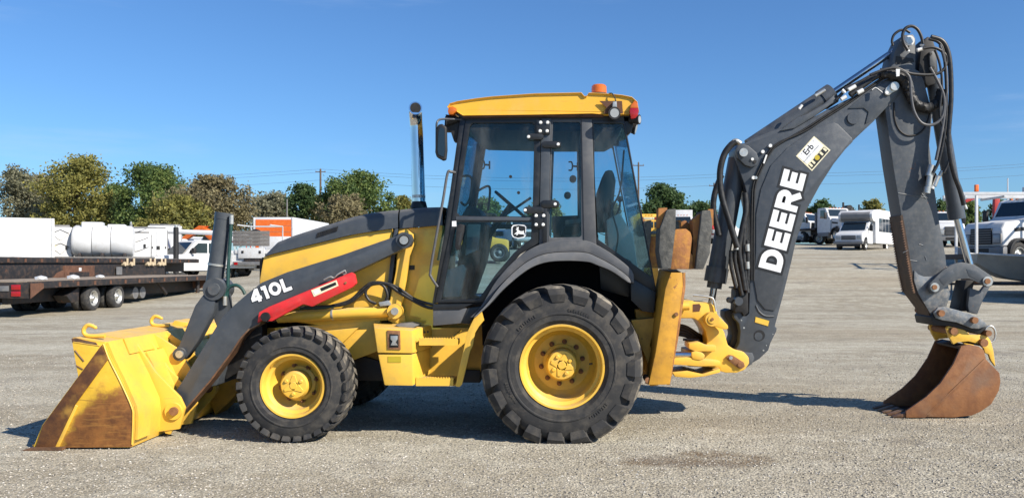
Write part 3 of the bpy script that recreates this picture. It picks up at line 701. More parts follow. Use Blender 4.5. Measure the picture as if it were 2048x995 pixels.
# roof: crowned, rounded shell
def roof():
    prof_t = [(893, 214), (898, 207), (914, 202.5), (950, 197), (983, 193), (1069, 187), (1163, 185), (1169, 192), (1174, 192), (1178, 185.5), (1214, 187), (1245, 190), (1265, 194), (1276, 204), (1279, 222)]
    prof_b = [(1279, 224), (1258, 228.5), (1207, 229), (1185, 227), (1060, 229.5), (925, 231), (917, 226), (906, 219), (896, 217)]
    bm = bmesh.new(); y0 = 7.17
    pts = P2(prof_t + prof_b, y0); nt_ = len(prof_t)
    cz = sum(p[1] for p in pts) / len(pts); cx_ = sum(p[0] for p in pts) / len(pts)
    rows = []
    stn = [(y0 + .02, .965, -.012), (y0, .985, 0), (y0 + .03, .995, .008), (y0 + .10, 1, .018), (y0 + .3, 1.0, .03), (MC, 1.0, .04)]
    stn = stn + [(2 * MC - y, s, d) for y, s, d in stn[-2::-1]]
    for y, s, d in stn:
        rows.append([bm.verts.new((cx_ + (x - cx_) * (.5 + .5 * s), y, cz + (z - cz) * s + (d if i < nt_ else 0))) for i, (x, z) in enumerate(pts)])
    n = len(pts)
    for a, b in zip(rows, rows[1:]):
        for i in range(n): bm.faces.new((a[i], a[(i + 1) % n], b[(i + 1) % n], b[i]))
    bm.faces.new(rows[0]); bm.faces.new(rows[-1][::-1])
    return finish(bm, 'cab_roof', 'roof_yellow', BH, 35)
rf = roof()
prism('roof_trim', [(925, 231.5), (1060, 230), (1185, 228), (1207, 230), (1207, 233), (1060, 233), (926, 235)], 7.19, 7.24, 'rust_brown', rf, .002)
prism('lamp_recess', [(1199, 202), (1244, 202), (1246, 227), (1207, 227), (1213, 215)], 7.163, 7.172, 'rust_brown', rf, 0)
def lampf(px, py, r, Y, d, mat, nm, depth=.09):
    """round work lamp aimed along d"""
    p = W(px, py, Y); d = Vector(d).normalized(); r = L(r, Y)
    lb = cyl(nm, p, p - d * depth, r, 'black', rf, r1=r * .6, n=20, bev=.004)
    bm = bmesh.new(); bcyl(bm, p + d * .003, p - d * .004, r * .72, r * .74, 20); finish(bm, 'lens', mat, rf)
lampf(1229, 226, 12.5, 7.10, (.15, -1, -.1), 'lens_grey', 'work_lamp')
lampf(1279, 239, 10, 7.18, (.9, -.45, -.05), 'lens_grey', 'work_lamp')
lampf(893, 241, 12, 7.25, (-1, -.1, -.15), 'lens_grey', 'work_lamp')
lampf(1272, 258, 12, 7.5, (.9, -.2, -.3), 'lens_grey', 'work_lamp', .12)
prism('lamp_bracket', [(1226, 203), (1233, 203), (1234, 214), (1225, 214)], 7.12, 7.165, 'zinc', rf, .002)
prism('lamp_bracket', [(1246, 232), (1268, 236), (1264, 262), (1256, 270), (1252, 262)], 7.24, 7.34, 'cab_black', rf, .004)
prism('lamp_bracket', [(890, 232), (921, 234), (917, 283), (908, 283), (901, 262), (888, 262)], 7.26, 7.36, 'black', rf, .006)
prism('tail_lamp', [(1259, 222), (1262, 210), (1269, 201), (1275, 206), (1277, 222), (1276, 236), (1262, 238)], 7.155, 7.25, 'tail_red', rf, .01)
prism('tail_lamp_top', [(1262, 210), (1269, 201), (1275, 206), (1276.5, 216), (1260, 216)], 7.153, 7.2, 'amber', rf, .006)
prism('turn_lamp', [(895, 222), (897, 214), (905, 212), (913, 216), (914, 222), (906, 229), (897, 229)], 7.165, 7.26, 'amber', rf, .012)
bc = W(1198, 187, 7.35); r_ = L(15.5, 7.35)
bm = bmesh.new()
for p0, p1, a, b in ((0, .02, r_, r_), (.02, .06, r_ * 1.0, r_ * .97), (.06, .072, r_ * .97, r_ * .8)): bcyl(bm, bc + Vector((0, 0, p0)), bc + Vector((0, 0, p1)), a, b, 28)
finish(bm, 'beacon', 'amber', rf)
cyl('beacon_base', bc - Vector((0, 0, .03)), bc + Vector((0, 0, .004)), r_ * .98, 'black', rf, n=28)
tube('beacon_cable', [W(1218, 187, 7.2), W(1224, 187, 7.16), W(1229, 194, 7.155), W(1232, 204, 7.155)], .005, 'hose_black', rf, 6)
# mirror
mr = prism('mirror', [(872, 262), (876, 249), (884, 247), (893, 254), (894, 300), (892, 319), (886, 321), (873, 314), (870, 304)], 7.02, 7.07, 'black', BH, .014, seg=3)
prism('mirror_glass', [(877, 262), (881, 253), (889, 258), (890, 300), (888, 314), (877, 309), (875, 300)], 7.016, 7.021, 'vehicle_glass', mr, 0)
tube('mirror_arm', [W(873, 300, 7.06), W(873, 262, 7.06), W(874, 245, 7.06), W(882, 238.5, 7.1), W(905, 238.5, 7.2), W(925, 239, 7.24)], .009, 'charcoal', mr, 8)
# grab rail beside the door, hinges, bolts
tube('grab_rail', [W(910, 345, 7.22), W(902, 343.5, 7.19), W(895, 347, 7.18), W(886, 400, 7.18), W(873, 470, 7.18), W(861, 540, 7.18), W(862, 553, 7.18), W(875, 573, 7.2)], .012, 'hose_grey', BH, 8)
for hx0, hy0, hx1, hy1 in ((1055, 267, 1087, 279), (1084, 282, 1122, 295), (1047, 413, 1087, 427), (1082, 400, 1118, 415)):
    prism('hinge', [(hx0, hy0 + 3), (hx0 + 5, hy0), (hx1 - 5, hy0), (hx1, hy0 + 3), (hx1, hy1 - 3), (hx1 - 5, hy1), (hx0 + 5, hy1), (hx0, hy1 - 3)], YC - .062, YC - .03, 'cab_black', BH, .004)
for hx0, hy0, hx1, hy1 in ((1073, 240, 1100, 268), (1068, 427, 1088, 456), (1086, 416, 1094, 490)):
    prism('hinge', [(hx0, hy0), (hx1, hy0), (hx1, hy1), (hx0, hy1)], YC - .058, YC - .03, 'cab_black', BH, .003)
for x, y in ((1081, 245), (1095, 245), (1080, 262), (1094, 262), (1057, 273.5), (1116, 288.5), (1050, 420), (1110, 408), (1072, 431), (1087, 431), (1072, 449), (1086, 449)):
    bm = bmesh.new(); p = W(x, y, YC - .060); bcyl(bm, p, p - Vector((0, .010, 0)), L(3.6, 7.2), L(2.4, 7.2), 12); finish(bm, 'bolt', 'bolt_white', BH)
for x, y in ((1021, 353), (1037, 385)):                      # rubber buffers on the glass
    pin('glass_stop', x, y, YC - .02, YC - .008, 3.2, 'black', door, 12)
# inside the cab
def ibox(nm, pts, y0, y1, mat, bev=.015): return prism(nm, pts, y0, y1, mat, BH, bev)
st = ibox('seat', [(1128, 505), (1120, 470), (1128, 450), (1190, 450), (1198, 470), (1195, 505)], 7.75, 8.25, 'seat_fabric', .04)
prism('backrest', [(1190, 462), (1196, 380), (1210, 340), (1226, 338), (1232, 360), (1222, 462)], 7.78, 8.22, 'seat_fabric', st, .05)
prism('armrest', [(1130, 440), (1180, 434), (1182, 444), (1130, 450)], 7.66, 7.74, 'int_dark', st, .01)
prism('seat_base', [(1130, 505), (1192, 505), (1188, 545), (1134, 545)], 7.85, 8.15, 'black', st, .01)
dash = ibox('dashboard', [(922, 432), (912, 444), (925, 480), (900, 596), (935, 596), (962, 520), (975, 452), (955, 415), (935, 410)], 7.62, 8.38, 'int_dark', .02)
ibox('console', [(893, 540), (925, 528), (932, 538), (918, 594), (885, 594)], 7.45, 7.62, 'int_grey', .012)
ibox('console', [(935, 448), (960, 448), (955, 500), (930, 512)], 7.4, 7.5, 'int_grey', .012)
ibox('side_console', [(1104, 432), (1160, 430), (1166, 500), (1108, 500)], 8.2, 8.55, 'int_dark', .02)
ibox('control_tower', [(1212, 440), (1240, 425), (1266, 470), (1280, 560), (1232, 556), (1216, 500)], 7.6, 7.85, 'int_grey', .02)
ibox('control_tower', [(1206, 432), (1226, 425), (1250, 480), (1222, 486)], 8.1, 8.3, 'int_grey', .02)
ibox('heater_box', [(1196, 500), (1262, 520), (1282, 560), (1275, 600), (1200, 580)], 7.4, 8.5, 'cab_black', .03)
for a, b in (((1218, 440), (1222, 405)), ((1232, 432), (1240, 398))):
    lv = tube('control_lever', [W(*a, 7.72), W((a[0] + b[0]) / 2 + 3, (a[1] + b[1]) / 2, 7.72), W(*b, 7.72)], .009, 'black', BH, 8)
    kb = W(*b, 7.72); bm = bmesh.new(); bmesh.ops.create_uvsphere(bm, u_segments=10, v_segments=8, radius=.028)
    for v in bm.verts: v.co += kb
    finish(bm, 'knob', 'black', lv)
# steering wheel seen edge-on and its column
sc = W(1022, 410, 8.0); nrm = Vector((.62, 0, .72)).normalized(); u = Vector((0, 1, 0)); v2 = nrm.cross(u)
ring = [sc + (u * math.cos(a) + v2 * math.sin(a)) * .19 for a in [2 * math.pi * i / 28 for i in range(29)]]
sw = tube('steering_wheel', ring, .014, 'black', BH, 8, 1)
tube('steering_column', [W(972, 478, 8.0), sc], .028, 'int_dark', sw, 10, 1)
bm = bmesh.new()
for a in (0, 2.1, 4.2): bcyl(bm, sc, sc + (u * math.cos(a) + v2 * math.sin(a)) * .185, .011, .011, 8)
finish(bm, 'spokes', 'int_dark', sw)
tube('gas_strut', [W(1007, 432, 7.32), W(1062, 395, 7.32)], .011, 'int_dark', door, 8, 1)
tube('inner_rail', [W(927, 352, 7.3), W(938, 352, 7.34), W(944, 362, 7.36), W(940, 395, 7.36), W(931, 410, 7.34), W(922, 404, 7.3)], .011, 'black', BH, 8)
tube('inner_rail', [W(955, 382, 8.6), W(975, 372, 8.6), W(980, 382, 8.6), W(976, 420, 8.6)], .012, 'black', BH, 8)
for x, y, Y in ((965, 329, 8.68), (1141, 332, 8.68)):
    tube('latch', [W(x - 4, y - 8, Y), W(x + 2, y - 8, Y), W(x + 4, y, Y), W(x + 2, y + 8, Y), W(x - 4, y + 8, Y)], .008, 'black', BH, 6, 3)
    tube('latch', [W(x + 4, y, Y), W(x + 14, y + 1, Y)], .01, 'black', BH, 6, 1); tube('latch', [W(x + 14, y - 7, Y), W(x + 14, y + 9, Y)], .009, 'black', BH, 6, 1)
for x, y in ((1146, 357), (1145, 286), (1135, 390)): pin('glass_stop', x, y, 8.6, 8.7, 7, 'black', BH, 14)
prism('sun_visor', [(940, 252), (1050, 252), (1050, 288), (960, 290)], 8.45, 8.5, 'int_dark', BH, .01)
tube('loose_cable', [W(1248, 300, 7.4), W(1240, 380, 7.4), W(1225, 420, 7.45), W(1236, 470, 7.45), W(1228, 520, 7.45)], .008, 'hose_black', BH, 6)

# ---------- step box and steps
def hexa(name, near, far, mat, parent, bev=.006):
    """near: 4 (x,y,Y) photo points, far: 4 (x,y,Y)"""
    bm = bmesh.new(); a = [bm.verts.new(W(*p)) for p in near]; b = [bm.verts.new(W(*p)) for p in far]; n = len(a)
    bm.faces.new(a); bm.faces.new(b[::-1])
    for i in range(n): bm.faces.new((a[i], b[i], b[(i + 1) % n], a[(i + 1) % n]))
    bmesh.ops.recalc_face_normals(bm, faces=bm.faces); bevel(bm, bev)
    return finish(bm, name, mat, parent)
sb = hexa('step_box', [(748, 655, 7.06), (824, 660, 7.06), (826, 706, 7.06), (755, 705, 7.06)], [(746, 642, 7.62), (866, 648, 7.5), (866, 694, 7.5), (752, 690, 7.62)], 'yellow_clean', BH, .01)
hexa('lower_box', [(756, 708, 7.07), (825, 708, 7.07), (826, 771, 7.07), (769, 770, 7.07)], [(756, 692, 7.62), (862, 692, 7.5), (862, 746, 7.5), (768, 746, 7.62)], 'yellow_clean', sb, .012)
prism('latch_plate', [(774, 660), (800, 661), (801, 699), (775, 698)], 7.050, 7.062, 'pin_rust', sb, .004)
prism('latch_cup', [(779, 667), (797, 668), (797, 694), (779, 694)], 7.0465, 7.052, 'black', sb, .002)
prism('latch', [(781, 671), (795, 671), (795, 678), (791, 684), (795, 690), (781, 690), (785, 682), (781, 678)], 7.036, 7.048, 'zinc', sb, .002)
prism('reflector', [(776, 712), (802, 712), (802, 724), (776, 724)], 7.066, 7.0715, 'ochre_decal', sb, 0)
prism('grip_pad', [(790, 649), (818, 646), (836, 650), (826, 655), (800, 654)], 7.2, 7.45, 'grey_metal', sb, .003)
def tread(name, x0, x1, y0, y1, Y0, Y1, nteeth):
    top = []
    for i in range(nteeth):
        xa = x0 + (x1 - x0) * i / nteeth; xb = x0 + (x1 - x0) * (i + 1) / nteeth
        top += [(xa, y0 + 2), (xa + (xb - xa) * .3, y0 - 1.2), (xa + (xb - xa) * .75, y0 + 2)]
    pts = top + [(x1, y0 + 1), (x1 - 1.5, y1), (x0, y1)]
    ob = prism(name, pts, Y0, Y0 + .012, 'yellow_clean', BH, 0)
    prism('tread_plate', [(x0, y0 + 4), (x1, y0 + 4), (x1, y1), (x0, y1)], Y0 + .013, Y1, 'yellow', ob, .003)
tread('step', 838, 915, 675, 690, 7.10, 7.34, 14)
tread('step', 832, 907, 754, 771, 7.12, 7.36, 14)
prism('step_back_plate', [(830, 655), (940, 655), (932, 700), (912, 771), (830, 771)], 7.48, 7.51, 'yellow', BH, .003)
prism('step_hanger', [(963, 622), (968, 640), (958, 652), (950, 665), (946, 690), (940, 702), (931, 740), (924, 768), (919, 773), (911, 772), (916, 745), (928, 695), (934, 665), (942, 648), (950, 632)], 7.10, 7.13, 'yellow_clean', BH, .004)
prism('step_hanger', [(964, 622), (1000, 636), (985, 660), (962, 700), (935, 771), (919, 773)], 7.131, 7.44, 'yellow_worn', BH, .004) if False else None
for x, y in ((849, 664), (855, 663)): pin('bolt', x, y, 7.28, 7.3, 2.2, 'black', BH, 8)
tube('step_rod', [W(905, 673, 7.2), W(922, 660, 7.4)], .007, 'yellow', BH, 8, 1)

# ---------- loader arms
arm = [(794, 471), (807, 464), (819, 468), (824, 480), (819, 492), (807, 497), (704, 546), (640, 572), (560, 606), (530, 626), (519, 647), (499, 657), (483, 674), (462, 706), (423, 758), (378, 810), (363, 826), (356, 820), (346, 789), (367, 757), (392, 717), (443, 635), (465, 612), (494, 587), (523, 564.5), (573, 544), (682, 510)]
YA = 7.24
am = prism('loader_arm', arm, YA, YA + .13, 'charcoal', BH, .012, mir=True)
# worn lower edge: thin strip along the arm's underside
bm = bmesh.new(); edge = [(528, 632), (519, 649), (499, 659), (483, 676), (462, 708), (423, 760), (378, 812), (363, 828)]
pts = edge + [(x - 2.2, y - 2.0) for x, y in edge[::-1]]
prism('worn_edge', pts, YA - .003, YA + .132, 'edge_rust', am, 0)
for r, y0, y1, m_ in ((16, YA - .03, YA - .001, 'charcoal'), (11, YA - .04, YA - .028, 'black'), (8.5, YA - .052, YA - .038, 'zinc')): pin('arm_pivot', 807.5, 480, y0, y1, r, m_, am)
lettering('410L', (505, 608), (586, 578), 27, YA - .0005, am, gap=.06, outline=.055)
rs_ = prism('lift_lock', [(514, 646), (517, 624), (537, 613), (702, 544), (709, 548), (713, 566), (705, 574), (624, 613), (606, 608), (544, 642), (533, 642), (526, 639)], YA - .055, YA - .004, 'red', BH, .012)
prism('emboss', [(537, 626), (598, 596), (602, 601), (590, 609), (545, 633), (536, 633)], YA - .058, YA - .054, 'red', rs_, .002)
lb = prism('warning_label', [(622, 580), (673, 559.5), (677, 571), (628, 593)], YA - .0575, YA - .0552, 'cream_decal', rs_, 0)
prism('label_print', [(640, 576), (671, 563.5), (673, 569), (643, 582)], YA - .059, YA - .0577, 'black_decal', rs_, 0)
prism('label_print', [(626, 582), (637, 577.5), (639.5, 584), (630, 589)], YA - .059, YA - .0577, 'white_decal', rs_, 0)
pin('lock_pin', 530, 633, YA - .085, YA + .02, 9, 'black', rs_)
pin('lock_pin', 691, 565, YA - .062, YA - .05, 2.5, 'pin_rust', rs_, 8)
tube('lock_clip', [W(648, 559, YA - .03), W(660, 553, YA - .04), W(668, 555, YA - .03), W(676, 548, YA - .04), W(690, 540, YA - .03)], .007, 'zinc', am, 6)
tube('lock_clip', [W(684, 546, YA - .02), W(689, 540, YA - .03), W(692, 546, YA - .02), W(687, 549, YA - .02)], .005, 'zinc', am, 6)
# lift cylinder
lc = cyl('lift_cylinder', W(556, 634, 7.44), W(776, 622, 7.44), L(11.5, 7.44), 'yellow_clean', BH, n=24, bev=.006)
pin('cylinder_eye', 789, 622, 7.36, 7.5, 15, 'yellow_clean', lc); pin('cylinder_pin', 789, 622, 7.335, 7.36, 7.5, 'zinc', lc)
a, b = W(664, 627.5, 7.44), W(668, 627.3, 7.44); cyl('clamp', a, b, L(12.4, 7.44), 'zinc', lc, n=24)
prism('cylinder_bracket', [(776, 640), (786, 607), (800, 612), (808, 626), (812, 646), (790, 648)], 7.47, 7.55, 'yellow', BH, .006, mir=True)
cyl('cylinder_rod', W(520, 640, 7.44), W(556, 634, 7.44), L(7, 7.44), 'rod_steel', lc)
# bucket tilt cylinder and linkage
YL = 7.62
tc = cyl('tilt_cylinder', W(448, 428, YL), W(428, 572, YL), L(16.5, YL), 'charcoal', BH, n=28, bev=.008)
cyl('gland', W(448.3, 425, YL), W(446.5, 438, YL), L(17.3, YL), 'charcoal', tc, n=28, bev=.003)
cyl('clamp', W(434.6, 527, YL), W(434, 531, YL), L(18, YL), 'zinc', tc, n=28)
pin('pivot_boss', 427, 578, YL - .13, YL + .1, 22, 'charcoal', tc, 28, .012); pin('pivot_pin', 427, 578, YL - .15, YL - .12, 12, 'charcoal_worn', tc, 24)
prism('bell_crank', [(416, 575), (450, 560), (456, 620), (440, 670), (428, 640), (420, 610)], YL - .06, YL + .06, 'charcoal', BH, .012)
prism('tilt_link', [(408, 586), (430, 600), (428, 622), (396, 682), (372, 716), (357, 722), (345, 712), (347, 700), (358, 690), (390, 610)], YL - .12, YL - .02, 'charcoal', BH, .012)
pin('link_pin', 358, 708, YL - .15, YL - .02, 13, 'charcoal', BH, 24); pin('link_pin', 358, 708, YL - .17, YL - .14, 7.5, 'zinc', BH)
hose([(463, 437), (461, 470), (457, 530), (455, 580), (451, 600)], YL - .06, 3.6, 'hose_green', tc)
hose([(463, 430), (463, 448)], YL - .06, 4.6, 'zinc', tc, 'fitting')
hose([(451, 600), (451, 585), (460, 573), (473, 570), (484, 577), (490, 588)], YL - .08, 3.4, 'hose_green', tc)
hose([(450, 592), (450, 610)], YL - .08, 4.6, 'zinc', tc, 'fitting')
# hydraulic hoses at the loader frame
for pts, r in (([(600, 615), (660, 612), (700, 604), (730, 580), (745, 568), (775, 568), (800, 585), (850, 612), (880, 616)], 3.4), ([(660, 612), (700, 600), (728, 575), (750, 564), (790, 572), (830, 598), (870, 610)], 3.0),
               ([(752, 607), (738, 600), (731, 585), (738, 572), (756, 566), (770, 575), (775, 595), (765, 606)], 3.0)):
    hose(pts, 7.4, r, 'hose_black', BH)
hose([(600, 616), (650, 614), (670, 611)], 7.40, 3.4, 'hose_green', BH)
prism('fitting', [(757, 604), (778, 600), (782, 610), (760, 612)], 7.38, 7.42, 'zinc', BH, .004)

# ---------- loader bucket
YB0, YB1 = 6.70, 9.28
def bucket_pt(x, y): return ((x - CX) * YB0 / F, max(.012, CH + (HY - y) * YB0 / F))
side = [(143, 677), (206, 687), (217, 717), (239, 761), (262, 812), (265, 835), (262, 893), (113, 896), (66, 898), (84, 850), (156, 752)]
sp = [bucket_pt(*p) for p in side]
back = [(143, 675), (206, 684), (219, 716), (241, 760), (264, 812), (267, 835), (265, 880), (258, 896), (113, 898), (62, 900)]
bp_ = [bucket_pt(*p) for p in back]
def sheet(name, pts, y0, y1, th, mat, parent, ny=1):
    """bent plate: polyline (x,z) offset inwards by th, extruded across"""
    P = [Vector((x, z)) for x, z in pts]; n = len(P); off = []
    for i in range(n):
        d = (P[min(i + 1, n - 1)] - P[max(i - 1, 0)]).normalized(); off.append(P[i] + Vector((d.y, -d.x)) * th)
    bm = bmesh.new(); bprism(bm, [tuple(p) for p in P] + [tuple(p) for p in off[::-1]], y0, y1)
    return finish(bm, name, mat, parent, 30)
bk = sheet('loader_bucket', bp_, YB0 + .022, YB1 - .022, .022, 'yellow_clean', BH)
for y in (YB0, YB1 - .022):
    prism('bucket_side', sp, y, y + .0215, 'bucket_side', bk, .003, px=False)
prism('wear_strip', [bucket_pt(*p) for p in ((204, 690), (217, 718), (150, 810), (112, 893), (72, 895), (88, 848))], YB0 - .014, YB0 - .0005, 'strip_rust', bk, .002, px=False)
prism('edge_bead', [bucket_pt(*p) for p in ((152, 808), (157, 811), (120, 892), (112, 892))], YB0 - .012, YB0 - .0005, 'yellow', bk, .004, px=False)
# cutting edge with its worn corner
bm = bmesh.new()
x0 = bucket_pt(60, 900)[0]
bprism(bm, [(x0 - .04, .002), (x0 + .28, .004), (x0 + .28, .026), (x0 + .02, .022)], YB0 - .05, YB1 + .05)
finish(bm, 'cutting_edge', 'edge_rust', bk)
# wrapper reinforcement panels and ribs on the back
def back_strip(name, x_off, i0, i1, y0, y1, mat, th=.02):
    P = [(x + x_off, z) for x, z in bp_[i0:i1]]
    return sheet(name, [(x + .0, z) for x, z in P], y0, y1, th, mat, bk)
back_strip('end_panel', .024, 1, 7, YB0 + .03, YB0 + .24, 'yellow_clean')
back_strip('end_panel', .024, 1, 7, YB1 - .24, YB1 - .03, 'yellow_clean')
def rib(y, w_, outs, mat='yellow_clean', nm='rib'):
    P = [bp_[1], bp_[2], bp_[3], bp_[4], bp_[5], bp_[6], (bp_[7][0], .05)]
    outer = [(x + o, z) for (x, z), o in zip(P, outs)]
    prism(nm, [(x - .01, z) for x, z in P] + outer[::-1], y, y + w_, mat, bk, .006, px=False)
for y in (7.16, 7.40): rib(y, .035, (.0, .03, .06, .17, .20, .16, .03))
for y in (8.56, 8.80): rib(y, .035, (.0, .03, .06, .17, .20, .16, .03))
for y in (7.50, 7.74): rib(y, .03, (.02, .17, .20, .10, .06, .04, .02))
back_strip('cross_plate', .05, 2, 5, 7.2, 8.8, 'yellow_clean', .015)
sheet('top_stiffener', [(x + .012, z + .004) for x, z in bp_[0:3]], YB0 + .3, YB1 - .3, .01, 'yellow_clean', bk)
for x, y, Y, r in ((346, 822, 7.14, 17), (415, 776, 7.86, 17)):
    pin('hinge_boss', x, y, Y, Y + .06, r, 'yellow_clean', bk, 24, .008); pin('hinge_pin', x, y, Y - .025, Y + .002, r * .5, 'pin_rust', bk, 16)
prism('hinge_ear', [(330, 866), (322, 840), (330, 815), (343, 806), (362, 815), (362, 830), (350, 850), (340, 868)], 7.17, 7.2, 'yellow_clean', bk, .006)
prism('hinge_ear', [(350, 862), (340, 850), (395, 775), (405, 762), (420, 758), (433, 765), (436, 778), (425, 795), (385, 838)], 7.90, 7.94, 'yellow', bk, .006)
prism('hinge_ear', [(350, 862), (340, 850), (395, 775), (405, 762), (420, 758), (433, 765), (436, 778), (425, 795), (385, 838)], 8.50, 8.54, 'yellow', bk, .006)
prism('spill_tab', [(338, 656), (349, 640), (372, 645), (372, 652)], 8.2, 8.5, 'yellow', bk, .004)
for yy in (YB0 + .12, 7.95):                                  # welded lifting hooks on the top edge
    hx, hz = bp_[0][0] + .03, bp_[0][1] + .005
    path = [(hx + .17, hz), (hx + .05, hz), (hx + .005, hz + .018), (hx, hz + .055), (hx + .03, hz + .086), (hx + .07, hz + .08), (hx + .105, hz + .06)]
    bm = bmesh.new(); btube(bm, smooth_path([(x, yy, z) for x, z in path], 5), [.017] * 26 + [.015] * 3 + [.010, .005], 8)
    finish(bm, 'lifting_hook', 'yellow_clean', bk, 50)
for k, (a_, b_) in enumerate((((147, 683), (200, 691)), ((150, 700), (168, 722)), ((152, 730), (166, 738)))):
    tube('weld_bead' if k == 0 else 'gouge', [Vector((bucket_pt(*a_)[0], YB0 - .001, bucket_pt(*a_)[1])), Vector((bucket_pt(*b_)[0], YB0 - .001, bucket_pt(*b_)[1]))], .004 if k == 0 else .006, 'yellow' if k == 0 else 'edge_rust', bk, 6, 1)
tube('weld_bead', [Vector((x + .004, YB0 - .001, z)) for x, z in [bucket_pt(*p) for p in ((206, 687), (217, 717), (239, 761), (262, 812), (265, 835), (263, 888))]], .006, 'yellow', bk, 6, 4)
prism('rust_lip', [bucket_pt(*p) for p in ((143, 676), (152, 675), (172, 680), (192, 684), (196, 690), (178, 688), (160, 683), (145, 684))], YB0 - .003, YB0 - .0004, 'edge_rust', bk, 0, px=False)
# front counterweight / bumper between the arms
prism('front_frame', [(430, 690), (500, 600), (525, 600), (525, 700), (500, 730), (450, 760)], 7.5, 8.5, 'black', BH, .02)
prism('torque_tube', [(405, 735), (425, 720), (445, 735), (435, 770), (410, 775)], YA + .14, 2 * MC - YA - .14, 'charcoal', BH, .02)
prism('front_guard', [(415, 790), (440, 740), (470, 720), (500, 735), (470, 790), (430, 830)], 8.2, 8.5, 'yellow_worn', BH, .01)
# ---------- stabilizer
def stab(far):
    """near stabilizer leg, folded upright; a mirrored copy stands on the far side"""
    objs = []
    leg = loft('stabilizer', [(1342, 545), (1365, 545), (1366, 572), (1352, 680), (1340, 768), (1297, 769), (1311, 705), (1331, 576)], 6.98, [(1318, 537), (1352, 537), (1352, 572), (1340, 680), (1332, 764), (1290, 766), (1297, 700), (1310, 576)], 7.34, 'yellow_worn', BH, .008)
    prism('side_rib', [(1366, 545), (1371, 545), (1371, 575), (1356, 680), (1340, 769), (1334, 769), (1351, 680), (1366, 572)], 6.985, 7.3, 'rust_block', leg, .002)
    prism('pad_block', [(1348, 463), (1352, 458), (1372, 457), (1381, 464), (1385, 477), (1382, 506), (1386, 511), (1385, 538), (1341, 538)], 6.97, 7.17, 'rust_block', leg, .008)
    prism('pad_lug', [(1362, 444), (1370, 440), (1379, 446), (1385, 470), (1384, 495), (1378, 506), (1374, 470), (1362, 462)], 7.18, 7.30, 'rust_block', leg, .006)
    prism('pad_plate', [(1317, 416), (1335, 415), (1330, 440), (1322, 455), (1316, 455)], 7.0, 7.16, 'rust_block', leg, .004)
    prism('pad_plate', [(1416, 418), (1427, 418), (1427, 450), (1421, 452)], 7.0, 7.16, 'rust_block', leg, .004)
    prism('pad', [(1334, 419), (1352, 417), (1351, 460), (1342, 537), (1324, 537), (1318, 503), (1320, 458)], 6.93, 7.22, 'pad_rubber', leg, .008)
    prism('pad', [(1404, 421), (1421, 420), (1425, 448), (1420, 506), (1407, 538), (1391, 538), (1396, 492)], 6.93, 7.22, 'pad_rubber', leg, .008)
    prism('pad_arm', [(1385, 440), (1396, 430), (1404, 424), (1396, 490), (1391, 536), (1384, 536), (1386, 480)], 7.0, 7.2, 'rust_block', leg, .004)
    pin('foot_pin', 1296, 760, 6.99, 7.2, 6, 'pin_rust', leg); pin('foot_pin', 1334, 762, 6.99, 7.2, 6, 'pin_rust', leg)
    pin('bolt', 1353, 628, 6.965, 6.99, 4, 'pin_rust', leg, 10)
    return leg
lg_ = stab(False)
def mirror_tree(o, parent):
    me = o.data.copy()
    for v in me.vertices: v.co.y = -v.co.y
    me.flip_normals()
    c = bpy.data.objects.new(o.name.split('.')[0], me); C.objects.link(c); c.parent = parent
    p = LOC[o.name].copy(); p.y = 2 * MC - p.y; LOC[c.name] = p; c.location = p - LOC[parent.name]
    for ch in list(o.children): mirror_tree(ch, c)
mirror_tree(lg_, BH)
prism('stabilizer_frame', [(1270, 618), (1315, 618), (1325, 640), (1318, 770), (1300, 772), (1290, 700), (1276, 660)], 7.34, 8.66, 'yellow_worn', BH, .01)
prism('stabilizer_bracket', [(1262, 640), (1310, 635), (1312, 650), (1300, 690), (1312, 720), (1300, 735), (1290, 712)], 7.22, 7.34, 'yellow_worn', BH, .006)
prism('rear_cross_frame', [(1300, 640), (1345, 648), (1345, 752), (1312, 756)], 7.4, 8.6, 'yellow_worn', BH, .01)

# ---------- swing frame (king post)
YK = 8.06
kp = prism('swing_frame', [(1340, 603), (1384, 600), (1393, 604), (1420, 605), (1432, 613), (1438, 645), (1449, 664), (1456, 690), (1470, 699), (1488, 703), (1498, 714), (1499, 726), (1490, 739), (1474, 745), (1452, 745), (1440, 742), (1440, 735), (1375, 732), (1375, 702), (1411, 700), (1415, 680), (1411, 662), (1400, 644), (1388, 636), (1340, 636)], YK, YK + .46, 'yellow_clean', BH, .018)
prism('swing_plate', [(1340, 716), (1380, 714), (1441, 722), (1441, 731), (1400, 732), (1340, 728)], YK - .12, YK + .3, 'yellow_clean', kp, .008)
prism('swing_plate', [(1345, 744), (1375, 741), (1405, 748), (1440, 736), (1441, 744), (1410, 752), (1380, 755), (1350, 753)], YK - .10, YK + .3, 'yellow_clean', kp, .008)
prism('swing_collar', [(1378, 686), (1398, 683), (1414, 690), (1432, 690), (1432, 702), (1390, 702), (1378, 697)], YK - .1, YK + .2, 'yellow_clean', kp, .01)
cyl('swing_rod', W(1318, 708, YK - .08), W(1384, 709, YK - .08), L(6.5, YK), 'rod_steel', BH); 
prism('rod_eye', [(1383, 704), (1392, 702), (1404, 704), (1410, 709), (1409, 717), (1400, 720), (1386, 718), (1383, 713)], YK - .13, YK - .02, 'yellow_clean', BH, .014)
hose([(1345, 613), (1378, 612)], YK - .06, 8, 'yellow_clean', kp, 'slot_bar', 1)
prism('slot_shadow', [(1386, 608), (1399, 607), (1402, 612), (1399, 622), (1386, 623)], YK - .0035, YK + .003, 'rust_brown', kp, 0)
